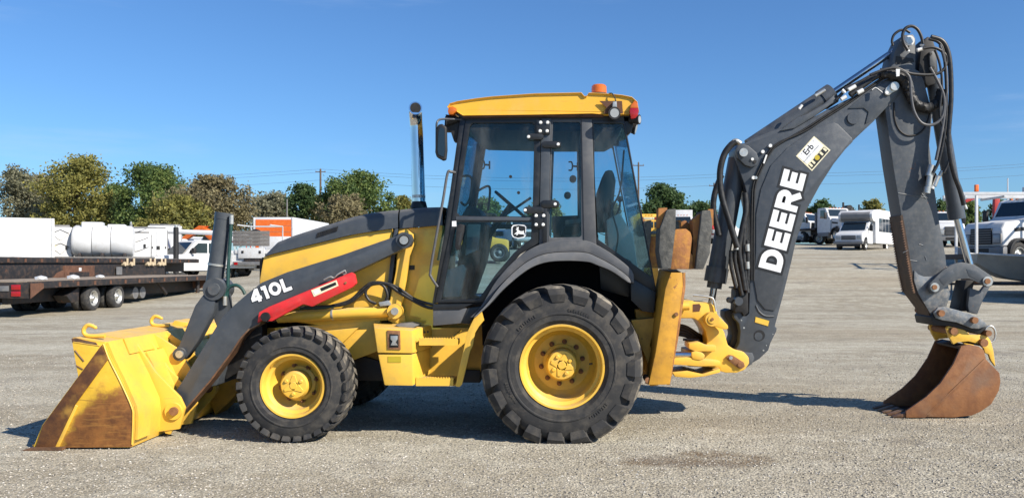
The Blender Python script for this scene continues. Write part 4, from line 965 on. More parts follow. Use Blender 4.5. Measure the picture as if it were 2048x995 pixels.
pin('cap', 1425, 638, YK - .12, YK, 14, 'yellow_clean', kp, 26, .008); pin('cap_ring', 1425, 638, YK - .13, YK - .115, 8.5, 'yellow_clean', kp, 22, .004); pin('grease_point', 1425, 638, YK - .14, YK - .128, 3, 'pin_rust', kp, 10)
prism('cap_fin', [(1432, 626), (1440, 634), (1456, 650), (1457, 657), (1450, 659), (1432, 653), (1415, 650)], YK - .11, YK - .04, 'yellow_clean', kp, .012)
prism('pin_keeper', [(1452, 713), (1458, 709), (1466, 710), (1488, 724), (1490, 732), (1484, 737), (1476, 735), (1456, 720)], YK - .022, YK + .004, 'pin_rust', kp, .006)
pin('bolt', 1462, 715, YK - .04, YK - .02, 4, 'zinc', kp, 6); pin('bolt', 1480, 729, YK - .034, YK - .02, 4.5, 'pin_rust', kp, 12)
for k, (ya, yb) in enumerate(((650, 668), (656, 676), (662, 680), (667, 684))):
    hose([(1345, ya, 8.3), (1370, ya + 3, 8.3), (1395, yb, 8.32), (1412, yb + 10, 8.35)], 8.3, 4, 'hose_black', BH)
hose([(1366, 678), (1398, 680)], 8.1, 2.5, 'hose_black', BH, k=1)
hose([(1386, 590), (1400, 591), (1420, 594), (1427, 599), (1430, 612), (1432, 622)], YK - .02, 2, 'zinc', BH, 'grease_line')

# ---------- boom
YM = 8.14; TH = .32
boom = [(1500, 728), (1519, 717), (1537, 700), (1541, 686), (1553, 662), (1554, 655), (1550, 652), (1568, 585), (1584, 520), (1592, 483), (1613, 420), (1640, 371), (1670, 324), (1697, 290), (1747, 243), (1800, 187), (1803, 174), (1799, 160), (1790, 154), (1776, 157),
        (1728, 182), (1697, 198), (1660, 216), (1620, 238), (1585, 252), (1545, 262), (1519, 272), (1490, 286), (1477, 287), (1470, 297), (1471, 312), (1478, 338), (1490, 371), (1499, 411), (1502, 501), (1500, 560), (1498, 626), (1492, 632), (1486, 632), (1483, 624), (1476, 622), (1468, 628), (1468, 635), (1478, 646), (1481, 662), (1479, 685), (1472, 698), (1484, 704)]
bo = prism('boom', boom, YM, YM + TH, 'charcoal', BH, .010)
# raised side plate of the box section
prism('side_plate', [(1508, 560), (1512, 500), (1512, 430), (1522, 378), (1542, 330), (1575, 295), (1632, 255), (1668, 245), (1676, 248), (1704, 276), (1706, 283), (1692, 297), (1664, 332), (1634, 380), (1607, 430), (1584, 500), (1570, 560), (1556, 612), (1549, 621), (1530, 618), (1515, 600)], YM - .012, YM + .001, 'charcoal', bo, .008)
prism('end_plate', [(1696, 217), (1727, 216), (1737, 224), (1731, 248), (1745, 240), (1797, 184), (1799, 166), (1790, 158), (1774, 162), (1728, 190)], YM - .011, YM + .001, 'charcoal', bo, .006)
pin('boom_boss', 1707, 236, YM - .018, YM, 12, 'charcoal', bo, 26, .004)
pin('boom_hole', 1519, 670, YM - .003, YM + .002, 11, 'black', bo, 24, 0); pin('boom_boss', 1517, 672, YM - .006, YM + .002, 8, 'charcoal', bo, 24, .002)
lettering('DEERE', (1561, 545), (1613, 348), 46, YM - .0125, bo, gap=.08, outline=.105)
# dealer sticker
dx = W(1629, 273, YM); ux = (W(1660, 298, YM) - W(1629, 273, YM)); 
prism('sticker', [(1592, 312), (1628, 272), (1661, 300), (1624, 342)], YM - .0145, YM - .0125, 'cream_decal', bo, 0)
prism('sticker_field', [(1595, 312), (1628, 275), (1646.5, 291), (1614, 328)], YM - .0158, YM - .0146, 'white_decal', bo, 0)
prism('sticker_print', [(1616.5, 330), (1648, 293.5), (1657.5, 301), (1624, 338.5)], YM - .0158, YM - .0146, 'black_decal', bo, 0)
ua = (W(1628, 272, YM) - W(1592, 312, YM)).normalized(); ub = Vector((-ua.z, 0, ua.x))
text_mesh('Erb', L(17, YM), 'black_decal', bo, W(1617, 299, YM - .0162), ua, ub, bold=.002)
text_mesh('EQUIPMENT COMPANY', L(4.2, YM), 'black_decal', bo, W(1623, 307, YM - .0162), ua, ub)
for px_, py_ in ((1604, 308), (1627, 282)): text_mesh('P', L(5, YM), 'grey_metal', bo, W(px_, py_, YM - .0162), ua, ub)
lg2 = W(1634.5, 315, YM - .0165); bm = bmesh.new(); bcyl(bm, lg2, lg2 + Vector((0, .0008, 0)), L(5.2, YM), None, 16); finish(bm, 'sticker_seal', 'ochre_decal', bo)
for px_, py_ in ((1622, 330), (1627, 324), (1643, 307), (1650, 299)):
    c0 = W(px_, py_, YM - .0165); bm = bmesh.new(); bm.faces.new([bm.verts.new(c0 + ua * a_ * L(2.2, YM) + ub * b_ * L(4, YM)) for a_, b_ in ((-1, -1), (1, -1), (1, 1), (-1, 1))]); finish(bm, 'sticker_bar', 'cream_decal', bo)
prism('reflector', [(1511, 633), (1538.5, 641), (1536, 652), (1509.5, 644)], YM - .004, YM + .001, 'ochre_decal', bo, 0)
prism('reflector_face', [(1511.5, 634), (1538, 641.7), (1535.7, 651.2), (1510, 643.5)], YM - .0055, YM - .0042, 'yellow_clean', bo, 0)
prism('foot_collar', [(1474, 700), (1484, 703), (1505, 705), (1509, 716), (1504, 727), (1492, 735), (1478, 720)], YM - .008, YM, 'charcoal_worn', bo, .004)
# cylinder lug at the boom's shoulder
lug = [(1471, 299), (1476, 291), (1486, 288), (1497, 291), (1513, 305), (1518, 317), (1514, 330), (1503, 334), (1490, 330), (1475, 315)]
prism('cylinder_lug', lug, YM - .05, YM - .002, 'charcoal', bo, .008)
pin('lug_pin', 1487.5, 304.5, YM - .075, YM - .045, 8.5, 'zinc', bo, 22); pin('bolt', 1505, 318, YM - .065, YM - .049, 3, 'bolt_white', bo, 8); pin('bolt', 1510, 323, YM - .058, YM - .049, 3.3, 'black', bo, 10)
hose([(1512, 610), (1518, 622), (1530, 631), (1548, 632)], YM - .001, 1.8, 'charcoal_worn', bo, 'weld_bead')
hose([(1744, 180), (1752, 176), (1766, 186)], YM - .012, .9, 'bolt_white', bo, 'scratch')
for x_, y_ in ((1533, 690), (1527, 700), (1546, 668), (1483, 640), (1488, 655)): pin('paint_chip', x_, y_, YM - .0025, YM + .001, random.uniform(1, 2.2), 'zinc', bo, 7, 0)
# steel lines clipped along the top of the boom
for off in (0, 4.5):
    hose([(1503 + off, 560), (1503 + off, 470), (1504 + off, 400), (1507 + off, 368), (1520 + off, 335), (1540 + off, 300), (1560 + off, 284), (1610, 262 - off), (1650, 236 - off), (1700, 204 - off), (1740, 176 - off), (1775, 153 - off)], YM - .015, 1.9, 'black', bo, 'steel_line')
for x, y in ((1507, 355), (1541, 291), (1526, 303)): pin('line_clip', x, y, YM - .04, YM - .002, 3.6, 'bolt_white', bo, 8)
pin('line_clip', 1512, 355, YM - .04, YM - .002, 3.2, 'zinc', bo, 8)
prism('tie_tag', [(1526, 326), (1532, 309), (1535, 310), (1529, 327)], YM - .03, YM - .022, 'bolt_white', bo, 0)
# boom tip pin with keeper
prism('pin_keeper', [(1769, 184), (1772, 176), (1784, 164), (1794, 164), (1799, 171), (1796, 180), (1785, 185), (1778, 191), (1771, 190)], YM - .03, YM - .012, 'zinc', bo, .005)
pin('tip_pin', 1790, 172, YM - .05, YM - .028, 8.5, 'zinc', bo, 24); pin('bolt', 1774, 185, YM - .042, YM - .028, 3.6, 'bolt_white', bo, 10)
# crowd cylinder above the boom
YY = YM + TH / 2
cc_ = cyl('crowd_cylinder', W(1500, 296, YY), W(1650, 196, YY), L(19, YY), 'charcoal', BH, n=28, bev=.008)
cyl('gland', W(1643, 201, YY), W(1664, 187, YY), L(21, YY), 'charcoal', cc_, n=28, bev=.006)
cyl('cylinder_rod', W(1660, 189.5, YY), W(1806, 90, YY), L(6.3, YY), 'rod_steel', cc_, n=16)
hose([(1630, 192), (1650, 180)], YY - .15, 4, 'zinc', cc_, 'fitting', 1)
prism('weld_lug', [(1559, 262), (1595, 235), (1612, 229), (1650, 206), (1668, 190), (1674, 200), (1630, 232), (1590, 256)], YM - .02, YM + .06, 'charcoal', bo, .008)
# boom lift cylinder in front of the boom
lft = cyl('boom_cylinder', W(1476, 318, YY), W(1432, 556, YY), L(19.5, YY), 'charcoal', BH, n=28, bev=.008)
cyl('gland', W(1435.5, 534, YY), W(1430, 564, YY), L(22.5, YY), 'charcoal', lft, n=28, bev=.006)
cyl('gland_end', W(1430.2, 562, YY), W(1428, 576, YY), L(15, YY), 'charcoal', lft, n=24, bev=.004)
cyl('cylinder_rod', W(1428, 574, YY), W(1421, 618, YY), L(7.2, YY), 'rod_steel', lft, n=16)
# hoses by the king post and the boom foot
hose([(1472, 284), (1462, 290), (1448, 310), (1440, 345), (1443, 390), (1458, 440), (1470, 480), (1475, 495)], YM - .16, 6.5, 'hose_black', BH)
hose([(1466, 284), (1473, 282), (1481, 287)], YM - .16, 5.2, 'zinc', BH, 'fitting', 4)
hose([(1443, 350), (1430, 385), (1427, 420), (1438, 470)], YM + .05, 6, 'hose_black', BH)
for pts, r in (([(1490, 385), (1492, 420), (1484, 460), (1478, 500), (1484, 540), (1490, 580)], 6), ([(1494, 400), (1489, 450), (1487, 500), (1490, 545), (1495, 585)], 5), ([(1472, 490), (1470, 520), (1478, 560), (1484, 590)], 4.5),
               ([(1462, 500), (1462, 530), (1472, 575)], 4), ([(1494, 480), (1496, 530), (1495, 560)], 4.5)):
    hose(pts, YM - .06, r, 'hose_black', BH)
for x, y in ((1472, 492), (1494, 495), (1494, 530)): hose([(x, y - 7), (x + 1, y + 7)], YM - .08, 5, 'zinc', BH, 'fitting', 1)
prism('hose_guard', [(1472, 578), (1496, 578), (1497, 625), (1488, 632), (1484, 624), (1470, 624)], YM - .03, YM + .2, 'black', BH, .006)
prism('guard_flange', [(1468, 574), (1498, 573), (1498, 576), (1468, 577)], YM - .06, YM + .2, 'black', BH, .002)
pin('guard_knob', 1462, 600, YM - .05, YM + .05, 6, 'black', BH, 16, .006); pin('guard_knob', 1478, 602, YM - .10, YM + .0, 8.5, 'charcoal', BH, 18, .008)
prism('boom_lock_hook', [(1450, 622), (1460, 618), (1470, 620), (1476, 645), (1482, 660), (1480, 680), (1470, 697), (1460, 690), (1466, 670), (1462, 650), (1450, 634)], YM + .12, YM + TH + .06, 'black', BH, .008)

# ---------- dipper
YD = 8.16
dip = [(1803, 76), (1808, 70), (1826, 69), (1831, 78), (1831, 139), (1839, 143), (1848, 162), (1858, 200), (1865, 229), (1859, 289), (1870, 383), (1879, 445), (1891, 510), (1894, 540), (1897, 572), (1901, 588), (1893, 614), (1880, 634), (1862, 636), (1856, 619), (1829, 583), (1821, 545), (1804, 440), (1786, 330), (1770, 217), (1776, 160), (1788, 108)]
dp = prism('dipper', dip, YD, YD + .27, 'charcoal_worn', BH, .008)
# serrated grab edge and its rust strip, darkened to paint shade onto the left face
bm = bmesh.new()
def on_edge(t): 
    pts = [(1804, 440), (1821, 545), (1829, 583), (1856, 619)]; seg = [0, .53, .73, 1]
    for i in range(3):
        if t <= seg[i + 1]:
            u_ = (t - seg[i]) / (seg[i + 1] - seg[i]); return (pts[i][0] + (pts[i + 1][0] - pts[i][0]) * u_, pts[i][1] + (pts[i + 1][1] - pts[i][1]) * u_)
    return pts[-1]
for i in range(30):
    a_, b_, c_ = on_edge(i / 40), on_edge((i + .5) / 40), on_edge((i + 1) / 40)
    bprism(bm, P2([a_, (b_[0] - 4.2, b_[1] + 1.2), c_, (b_[0] + 1, b_[1])], YD - .004), YD - .004, YD + .012)
    bprism(bm, P2([a_, (b_[0] - 4.2, b_[1] + 1.2), c_, (b_[0] + 1, b_[1])], YD - .004), YD + .26, YD + .275)
finish(bm, 'serrated_edge', 'edge_rust', dp)
wr_ = [(1802, 430), (1806, 450), (1822, 545), (1830, 583), (1857, 619), (1862, 636)]
prism('wear_strip', [(x + 3, y - 1) for x, y in wr_] + [(x - 1.5, y + 1) for x, y in wr_[::-1]], YD - .003, YD + .274, 'edge_rust_shade', dp, 0)
prism('foot_plate', [(1829, 540), (1836, 548), (1848, 553), (1866, 552), (1880, 545), (1896, 560), (1897, 575), (1900, 588), (1893, 612), (1864, 632), (1836, 585), (1828, 560)], YD - .014, YD + .001, 'steel_scraped', dp, .004)
for (xa, ya), (xb, yb) in (((1806, 505), (1816, 500)), ((1838, 488), (1846, 490)), ((1850, 512), (1853, 520)), ((1842, 385), (1852, 397)), ((1796, 386), (1860, 396)), ((1820, 520), (1834, 522))):
    hose([(xa, ya), (xb, yb)], YD - .0005, .9, 'steel_scraped', dp, 'scratch', 1)
for dxy in (0, ):
    ring_ = [(1788, 205), (1789, 235), (1797, 258), (1812, 270), (1830, 270), (1846, 260), (1856, 240), (1861, 222)]
    hose(ring_, YD - .001, 2, 'black', dp, 'weld_seam')
prism('clevis_web', [(1792, 112), (1826, 117), (1829, 124), (1801, 128), (1791, 128)], YD - .004, YD + .002, 'black', dp, 0)
pin('clevis_pin', 1819.5, 81, YD - .06, YD + .01, 10, 'bolt_white', dp, 26, .005); pin('pin_cap', 1819.5, 81, YD - .068, YD - .058, 7, 'zinc', dp, 22, .002)
prism('clevis_side', [(1788, 108), (1803, 76), (1810, 70), (1800, 110), (1792, 140), (1780, 160), (1770, 200), (1766, 190)], YD + .03, YD + .24, 'black', dp, .006)
# hose carrier at the dipper top
prism('hose_guide', [(1848, 80), (1856, 73), (1866, 78), (1872, 100), (1876, 140), (1870, 168), (1856, 172), (1842, 160), (1838, 138), (1842, 100)], YD + .02, YD + .22, 'black', dp, .008)
prism('guide_plate', [(1859, 104), (1866, 102), (1873, 112), (1873, 142), (1864, 144), (1860, 128)], YD - .01, YD + .018, 'charcoal_worn', dp, .004)
for x, y in ((1862, 108), (1867, 135)): pin('bolt', x, y, YD - .016, YD - .008, 2.4, 'black', dp, 10)
H = lambda pts, r, Y=YD - .12, m='hose_black', nm='hose', rough=0, k=6: hose(pts, Y, r, m, BH, nm, k, rough)
H([(1786, 92), (1784, 82), (1788, 70), (1800, 61), (1812, 61), (1820, 66)], 2.6, YD + .05)
H([(1816, 101), (1808, 88), (1805, 72), (1810, 58), (1822, 52.5), (1834, 58), (1842, 72), (1846, 88)], 3.2)
H([(1846, 97), (1866, 95), (1884, 103), (1894, 116), (1891, 133), (1878, 146), (1855, 150), (1820, 147), (1795, 137), (1770, 139), (1740, 150)], 3.0)
H([(1797, 139), (1812, 146), (1820, 160), (1822, 190), (1828, 222), (1842, 245), (1862, 250), (1880, 240), (1888, 220), (1887, 190), (1874, 160), (1860, 135)], 3.0, m='hose_grey')
H([(1858, 78), (1876, 84), (1886, 100), (1891, 140), (1893, 200), (1890, 260), (1878, 320), (1866, 345)], 3.2)
H([(1862, 74), (1884, 82), (1896, 104), (1901, 140), (1902, 200), (1897, 280), (1906, 340), (1920, 380), (1928, 410)], 5.0)
H([(1880, 90), (1889, 120), (1893, 160), (1892, 200), (1884, 260), (1872, 320)], 3.2, m='hose_grey')
H([(1870, 100), (1880, 130), (1884, 170), (1880, 230), (1895, 290), (1898, 320), (1888, 345)], 2.6)
H([(1760, 147), (1785, 150), (1805, 158), (1815, 175), (1822, 195), (1838, 212), (1858, 215), (1876, 205), (1884, 180)], 10, YD - .05, 'black', 'hose_sleeve', .16, 8)
H([(1700, 190), (1730, 168), (1755, 152), (1790, 140)], 6, YM - .02, 'hose_black')
H([(1690, 178), (1720, 164), (1750, 148), (1785, 138)], 3.6, YM + .02, 'hose_black')
H([(1672, 200), (1690, 182), (1706, 176), (1730, 166)], 3.4, YM - .02, 'hose_black')
for a_, b_, r in (((1697, 180), (1711, 172), 4), ((1715, 186), (1726, 180), 4.4), ((1682, 199), (1692, 193), 4), ((1690, 186), (1684, 180), 3.2), ((1598, 218), (1604, 210), 3), ((1834, 101), (1846, 97), 4), ((1810, 92), (1817, 104), 3.6), ((1842, 88), (1846, 92), 4)):
    H([a_, b_], r, YM - .05, 'bolt_white', 'fitting', k=1)
prism('sleeve_tag', [(1792, 138), (1800, 138), (1799, 152), (1793, 153)], YD - .19, YD - .18, 'bolt_white', BH, 0)
# quick couplers on the dipper side
for a_, b_, r, m_ in (((1863, 330), (1857, 352), 7, 'zinc'), ((1860, 350), (1856, 376), 6.5, 'zinc'), ((1855, 374), (1853, 386), 7.4, 'zinc'), ((1876, 352), (1868, 372), 5, 'zinc'), ((1884, 342), (1877, 356), 3.6, 'zinc'), ((1866, 372), (1864, 377), 4, 'bolt_white')):
    H([a_, b_], r, YD - .09, m_, 'coupler', k=1)
prism('coupler_bracket', [(1854, 350), (1872, 345), (1878, 362), (1860, 372)], YD - .07, YD + .0, 'black', BH, .004)
# bucket cylinder behind the dipper
YE = YD + .135
bc_ = cyl('bucket_cylinder', W(1868, 160, YE), W(1913, 432, YE), L(15, YE), 'charcoal', BH, n=24, bev=.006)
cyl('gland', W(1909.5, 412, YE), W(1914, 438, YE), L(16.5, YE), 'charcoal', bc_, n=24, bev=.004)
cyl('cylinder_rod', W(1914, 436, YE), W(1941, 536, YE), L(7, YE), 'rod_steel', bc_, n=16)
H([(1928, 408), (1932, 418)], 4, YE - .02, 'zinc', 'fitting', k=1)
# bucket linkage
lk = [(1857, 577), (1860, 566), (1886, 540), (1904, 529), (1924, 524), (1948, 528), (1962, 537), (1984, 552), (1988, 562), (1983, 572), (1973, 574), (1963, 567), (1939, 557), (1917, 558), (1899, 568), (1881, 582), (1872, 588), (1862, 586)]
lk_o = prism('bucket_link', lk, YD - .09, YD - .05, 'charcoal_worn', BH, .008)
prism('bucket_link', lk, YD + .32, YD + .36, 'charcoal_worn', BH, .008)
prism('link_recess', [(1884, 566), (1878, 558), (1893, 545), (1905, 540), (1909, 546), (1898, 560), (1888, 570)], YD - .0925, YD - .089, 'charcoal', lk_o, .002)
prism('link_recess', [(1933, 538), (1955, 541), (1966, 552), (1966, 560), (1956, 561), (1938, 552)], YD - .0925, YD - .089, 'charcoal', lk_o, .002)
for x, y, r in ((1870, 574, 9), (1976, 562, 10)):
    pin('link_boss', x, y, YD - .11, YD - .088, r, 'zinc', lk_o, 22, .004); pin('link_pin', x, y, YD - .125, YD + .37, r * .55, 'pin_rust', lk_o, 14, .003)
prism('thrust_link', [(1940, 575), (1968, 584), (1966, 596), (1955, 628), (1938, 624), (1936, 610)], YD - .03, YD + .02, 'charcoal_worn', BH, .008)
prism('thrust_link', [(1932, 560), (1950, 560), (1935, 622), (1918, 622)], YD + .06, YD + .28, 'black', BH, .008)
prism('thrust_link', [(1974, 566), (1982, 570), (1966, 600), (1955, 628), (1945, 626), (1955, 590)], YD + .2, YD + .25, 'charcoal_worn', BH, .008)
cp = [(1868, 624), (1876, 614), (1890, 613), (1913, 619), (1935, 625), (1957, 634), (1971, 645), (1976, 651), (1957, 657), (1944, 656), (1913, 644), (1886, 640), (1873, 636)]
cpo = prism('coupler_plate', cp, YD - .10, YD - .07, 'steel_scraped', BH, .006)
prism('coupler_plate', cp, YD + .34, YD + .37, 'steel_scraped', BH, .006)
prism('coupler_body', [(1862, 634), (1872, 622), (1900, 630), (1940, 640), (1975, 654), (1960, 668), (1900, 652), (1866, 650)], YD - .06, YD + .33, 'black', BH, .01)
for x, y in ((1884, 626), (1951, 640)): pin('coupler_pin', x, y, YD - .15, YD + .4, 6.5, 'pin_rust', cpo, 12, .004)
ring = [W(1980 + 11 * math.cos(a), 668 + 17 * math.sin(a), YD - .02) for a in [2 * math.pi * i / 16 for i in range(17)]]
tube('lifting_eye', ring, .010, 'zinc', cpo, 8, 1); pin('coupler_pin', 1978, 666, YD - .08, YD + .3, 6, 'pin_rust', cpo, 12)
# digging bucket
YH0, YH1 = 8.03, 8.60
def hp(x, y): return ((x - CX) * YH0 / F, CH + (HY - y) * YH0 / F - .028)
hs = [(1922, 686), (1938, 682), (1957, 686), (1968, 694), (1972, 712), (1999, 739), (2001, 757), (1998, 774), (1983, 801), (1962, 816), (1944, 824), (1906, 828), (1812, 826), (1812, 815), (1852, 787), (1880, 760), (1906, 722)]
hb = sheet('digging_bucket', [hp(*p) for p in [(1922, 688), (1938, 683), (1957, 687), (1969, 695), (1973, 712), (2000, 739), (2002, 757), (1999, 774), (1984, 802), (1963, 817), (1944, 825), (1906, 829), (1812, 829)]], YH0 + .02, YH1 - .02, .02, 'hoe_inside_shade', BH)
for y in (YH0, YH1 - .019): prism('bucket_side', [hp(*p) for p in hs], y, y + .019, 'hoe_rust', hb, .003, px=False)
prism('side_bead', [hp(*p) for p in ((1850, 823), (1858, 824), (1972, 716), (1968, 711))], YH0 - .008, YH0 - .0003, 'hoe_rust', hb, .003, px=False)
prism('side_cutter', [hp(*p) for p in ((1812, 828), (1850, 828), (1880, 800), (1906, 765), (1932, 722), (1940, 690), (1922, 686), (1906, 722), (1880, 760), (1852, 787), (1812, 815))], YH0 - .006, YH0 - .0002, 'hoe_rust', hb, .002, px=False)
ear = [(1893, 656), (1898, 648), (1910, 646), (1920, 651), (1939, 668), (1962, 669), (1975, 671), (1982, 682), (1987, 700), (1991, 732), (1982, 720), (1978, 708), (1970, 705), (1968, 696), (1957, 687), (1937, 682), (1915, 684), (1907, 688), (1898, 672)]
for y, yy in ((8.11, 8.145), (8.485, 8.52)):
    eo = prism('bucket_ear', [((x - CX) * 8.11 / F, CH + (HY - q) * 8.11 / F) for x, q in ear], y, yy, 'yellow_clean', hb, .005, px=False)
for x, y, r in ((1909, 662, 7.5), (1969, 685, 8)): 
    pin('ear_pin', x, y, 8.06, 8.57, r, 'pin_rust', hb, 14, .004)
prism('inner_cowl', [(1864, 650), (1874, 645), (1895, 648), (1905, 690), (1880, 740), (1862, 690)], 8.5, 8.56, 'black', hb, .006) if False else None
for i in range(5):                                            # teeth along the lip
    yc = YH0 + .045 + i * (YH1 - YH0 - .09) / 4; x1 = hp(1814, 820)[0]
    bm = bmesh.new(); 
    v = [bm.verts.new(p) for p in ((x1 + .03, yc - .04, .012), (x1 + .03, yc + .04, .012), (x1 + .03, yc + .04, .062), (x1 + .03, yc - .04, .062), (x1 - .125, yc - .028, .004), (x1 - .125, yc + .028, .004), (x1 - .125, yc + .028, .016), (x1 - .125, yc - .028, .016))]
    for f in ((0, 1, 2, 3), (4, 7, 6, 5), (0, 4, 5, 1), (1, 5, 6, 2), (2, 6, 7, 3), (3, 7, 4, 0)): bm.faces.new([v[j] for j in f])
    bmesh.ops.recalc_face_normals(bm, faces=bm.faces); bevel(bm, .006)
    finish(bm, 'tooth', 'edge_rust', hb)
# ================================================================ trees along the far edge
def leafmat(key, cols, trans=.42):
    cols = [tuple(min(.34, x * 1.32 + .012) for x in c) for c in cols]
    m, t, b = nodes(key); g = N(t, 'ShaderNodeNewGeometry')
    rp = N(t, 'ShaderNodeValToRGB'); el = rp.color_ramp.elements
    el[0].color = (*cols[0], 1); el[1].color = (*cols[-1], 1)
    for i, c in enumerate(cols[1:-1]): e = el.new((i + 1) / (len(cols) - 1)); e.color = (*c, 1)
    n1 = noise(t, .45, 3)
    f = M(t, 'ADD', M(t, 'MULTIPLY', g.outputs['Random Per Island'], .55), M(t, 'MULTIPLY', sstep(t, n1, .3, .7), .45))
    t.links.new(f, rp.inputs[0]); t.links.new(rp.outputs[0], b.inputs['Base Color']); b.inputs['Roughness'].default_value = .6; b.inputs['Specular IOR Level'].default_value = .25
    tr = N(t, 'ShaderNodeBsdfTranslucent'); t.links.new(rp.outputs[0], tr.inputs[0])
    mx = N(t, 'ShaderNodeMixShader'); mx.inputs[0].default_value = trans
    t.links.new(b.outputs[0], mx.inputs[1]); t.links.new(tr.outputs[0], mx.inputs[2]); t.links.new(mx.outputs[0], t.nodes['Material Output'].inputs[0])
    MT[key] = m
leafmat('leaf_olive', [(0.080, 0.087, 0.026), (0.145, 0.145, 0.038), (0.232, 0.210, 0.051), (0.300, 0.261, 0.072)])
leafmat('leaf_green', [(0.032, 0.061, 0.019), (0.065, 0.109, 0.029), (0.123, 0.167, 0.043), (0.189, 0.217, 0.058)])
leafmat('leaf_dark', [(0.020, 0.043, 0.017), (0.041, 0.080, 0.026), (0.072, 0.116, 0.035), (0.123, 0.160, 0.051)])
leafmat('leaf_brown', [(0.094, 0.080, 0.043), (0.145, 0.123, 0.065), (0.203, 0.174, 0.087), (0.275, 0.225, 0.123)])
leafmat('leaf_grey', [(0.087, 0.090, 0.058), (0.145, 0.145, 0.087), (0.203, 0.196, 0.123), (0.261, 0.246, 0.160)])
def tree(name, label, px, D, top, half, leaf, seed, n=9000, low=0, lobes=None, dens=1.0, group='trees along the far edge of the yard'):
    """px: middle column, top: top row, half: half width in photo px, low: row where the crown starts"""
    rs = np.random.RandomState(seed)
    X = (px - CX) * D / F; z0 = terr(X, D) - .1; zt = CH + (HY - top) * D / F; hw = half * D / F
    zl = max(z0 + .8, CH + (HY - low) * D / F) if low else z0 + (zt - z0) * .22
    rt = root(name, label, 'tree', (X, D, z0), group)
    H_ = zt - zl; bm = bmesh.new(); h = zt - z0
    btube(bm, [(X, D, z0), (X + .03 * h * rs.randn() * .3, D, z0 + h * .3), (X + rs.randn() * .02 * h, D, z0 + h * .6), (X + rs.randn() * .03 * h, D, z0 + h * .85)], [h * .028, h * .022, h * .014, h * .005], 7)
    nl = lobes or 60; cl = []
    warp = rs.uniform(.86, 1.12, 12)
    for i in range(nl):
        u = .03 + .95 * ((i + rs.rand()) / nl); ang = rs.rand() * 6.2832
        zz = zl + H_ * u; prof = math.sin(math.pi * (.20 + .76 * u)) ** .62 * warp[int(ang / 6.2832 * 6) % 6 + (6 if u > .5 else 0)]
        rr = hw * prof * math.sqrt(rs.uniform(.05, 1)) * 1.0
        c = np.array([X + rr * math.cos(ang), D + rr * math.sin(ang), zz - .04 * H_ + rs.randn() * .02 * H_]); cl.append((c, min(hw, H_ * .7) * rs.uniform(.15, .27)))
        if i % 2 == 0:
            st = Vector((X, D, z0 + h * (.2 + .55 * u))); md = st.lerp(Vector(c), .55) + Vector((0, 0, -.03 * h))
            btube(bm, smooth_path([st, md, Vector(c)], 3), [h * .009] * 3 + [h * .005] * 2 + [h * .0025] * 2, 5)
    finish(bm, 'trunk', 'bark', rt)
    cl.append((np.array([X, D, zt - .10 * H_]), hw * .2))
    V = []; per = int(n * 1.8 * dens / len(cl)); sc = .06 + .0013 * D
    for c, r in cl:
        k_ = 7; sub = c + rs.randn(k_, 3) * r * .62 * np.array([1, 1, .75])
        k = rs.randint(0, k_, per); V.append(sub[k] + rs.randn(per, 3) * (r * .40 * rs.uniform(.6, 1.6, (per, 1))))
    P = np.concatenate(V); P = P[(P[:, 2] < zt + .5) & (P[:, 2] > z0 + .4)]; m_ = len(P)
    a = rs.randn(m_, 3); a /= np.linalg.norm(a, axis=1)[:, None]; b = rs.randn(m_, 3); b -= a * (a * b).sum(1)[:, None]; b /= np.linalg.norm(b, axis=1)[:, None]
    s = sc * rs.uniform(.55, 1.25, m_)[:, None]
    Q = np.stack([P - a * s, P + b * s * .55, P + a * s, P - b * s * .55], 1).reshape(-1, 3)
    me = bpy.data.meshes.new('crown'); org = np.array([X, D, (zl + zt) / 2]); Q = Q - org
    me.vertices.add(len(Q)); me.vertices.foreach_set('co', Q.ravel()); me.loops.add(m_ * 4); me.loops.foreach_set('vertex_index', np.arange(m_ * 4))
    me.polygons.add(m_); me.polygons.foreach_set('loop_start', np.arange(m_) * 4); me.polygons.foreach_set('loop_total', np.full(m_, 4)); me.update(); me.validate()
    me.materials.append(MT[leaf]); link('crown', me, tuple(org), rt)
tree('deciduous_tree', 'thin grey-green tree rising above the plain white box body', 38, 112, 335, 48, 'leaf_grey', 1, 5000, 470)
tree('deciduous_tree', 'tall yellowing tree above the white flatbed cargo with sparse top twigs', 152, 108, 316, 68, 'leaf_olive', 2, 11000, 462)
tree('deciduous_tree', 'grey-brown thin tree beside the tall yellowing tree', 82, 118, 352, 42, 'leaf_brown', 31, 6000, 465)
tree('deciduous_tree', 'low dark tree in the gap beside the full green tree', 222, 121, 372, 40, 'leaf_green', 32, 6000, 465)
tree('deciduous_tree', 'full rounded green tree behind the white trucks and tank', 308, 108, 334, 76, 'leaf_green', 3, 13000, 465)
tree('deciduous_tree', 'wide brown autumn tree touching the full green tree', 424, 104, 356, 72, 'leaf_brown', 4, 12000, 465)
tree('deciduous_tree', 'low olive tree in front of the green and brown trees', 360, 99, 398, 66, 'leaf_olive', 33, 7000, 470)
tree('deciduous_tree', 'pale feathery tree behind the white box truck, beside the metal pole', 545, 125, 388, 42, 'leaf_grey', 5, 6000, 460)
tree('deciduous_tree', 'compact dark green tree behind the white box truck', 612, 118, 371, 32, 'leaf_dark', 6, 6500, 450)
tree('deciduous_tree', 'yellow-green bushy tree at the foot of the wooden utility pole', 652, 113, 388, 26, 'leaf_olive', 7, 4500, 455)
tree('deciduous_tree', 'large grey-green tree between the utility pole and the exhaust stack', 717, 112, 347, 66, 'leaf_green', 8, 9000, 450)
tree('deciduous_tree', 'brownish lower tree in front of the large grey-green tree', 690, 104, 395, 44, 'leaf_brown', 34, 5000, 462)
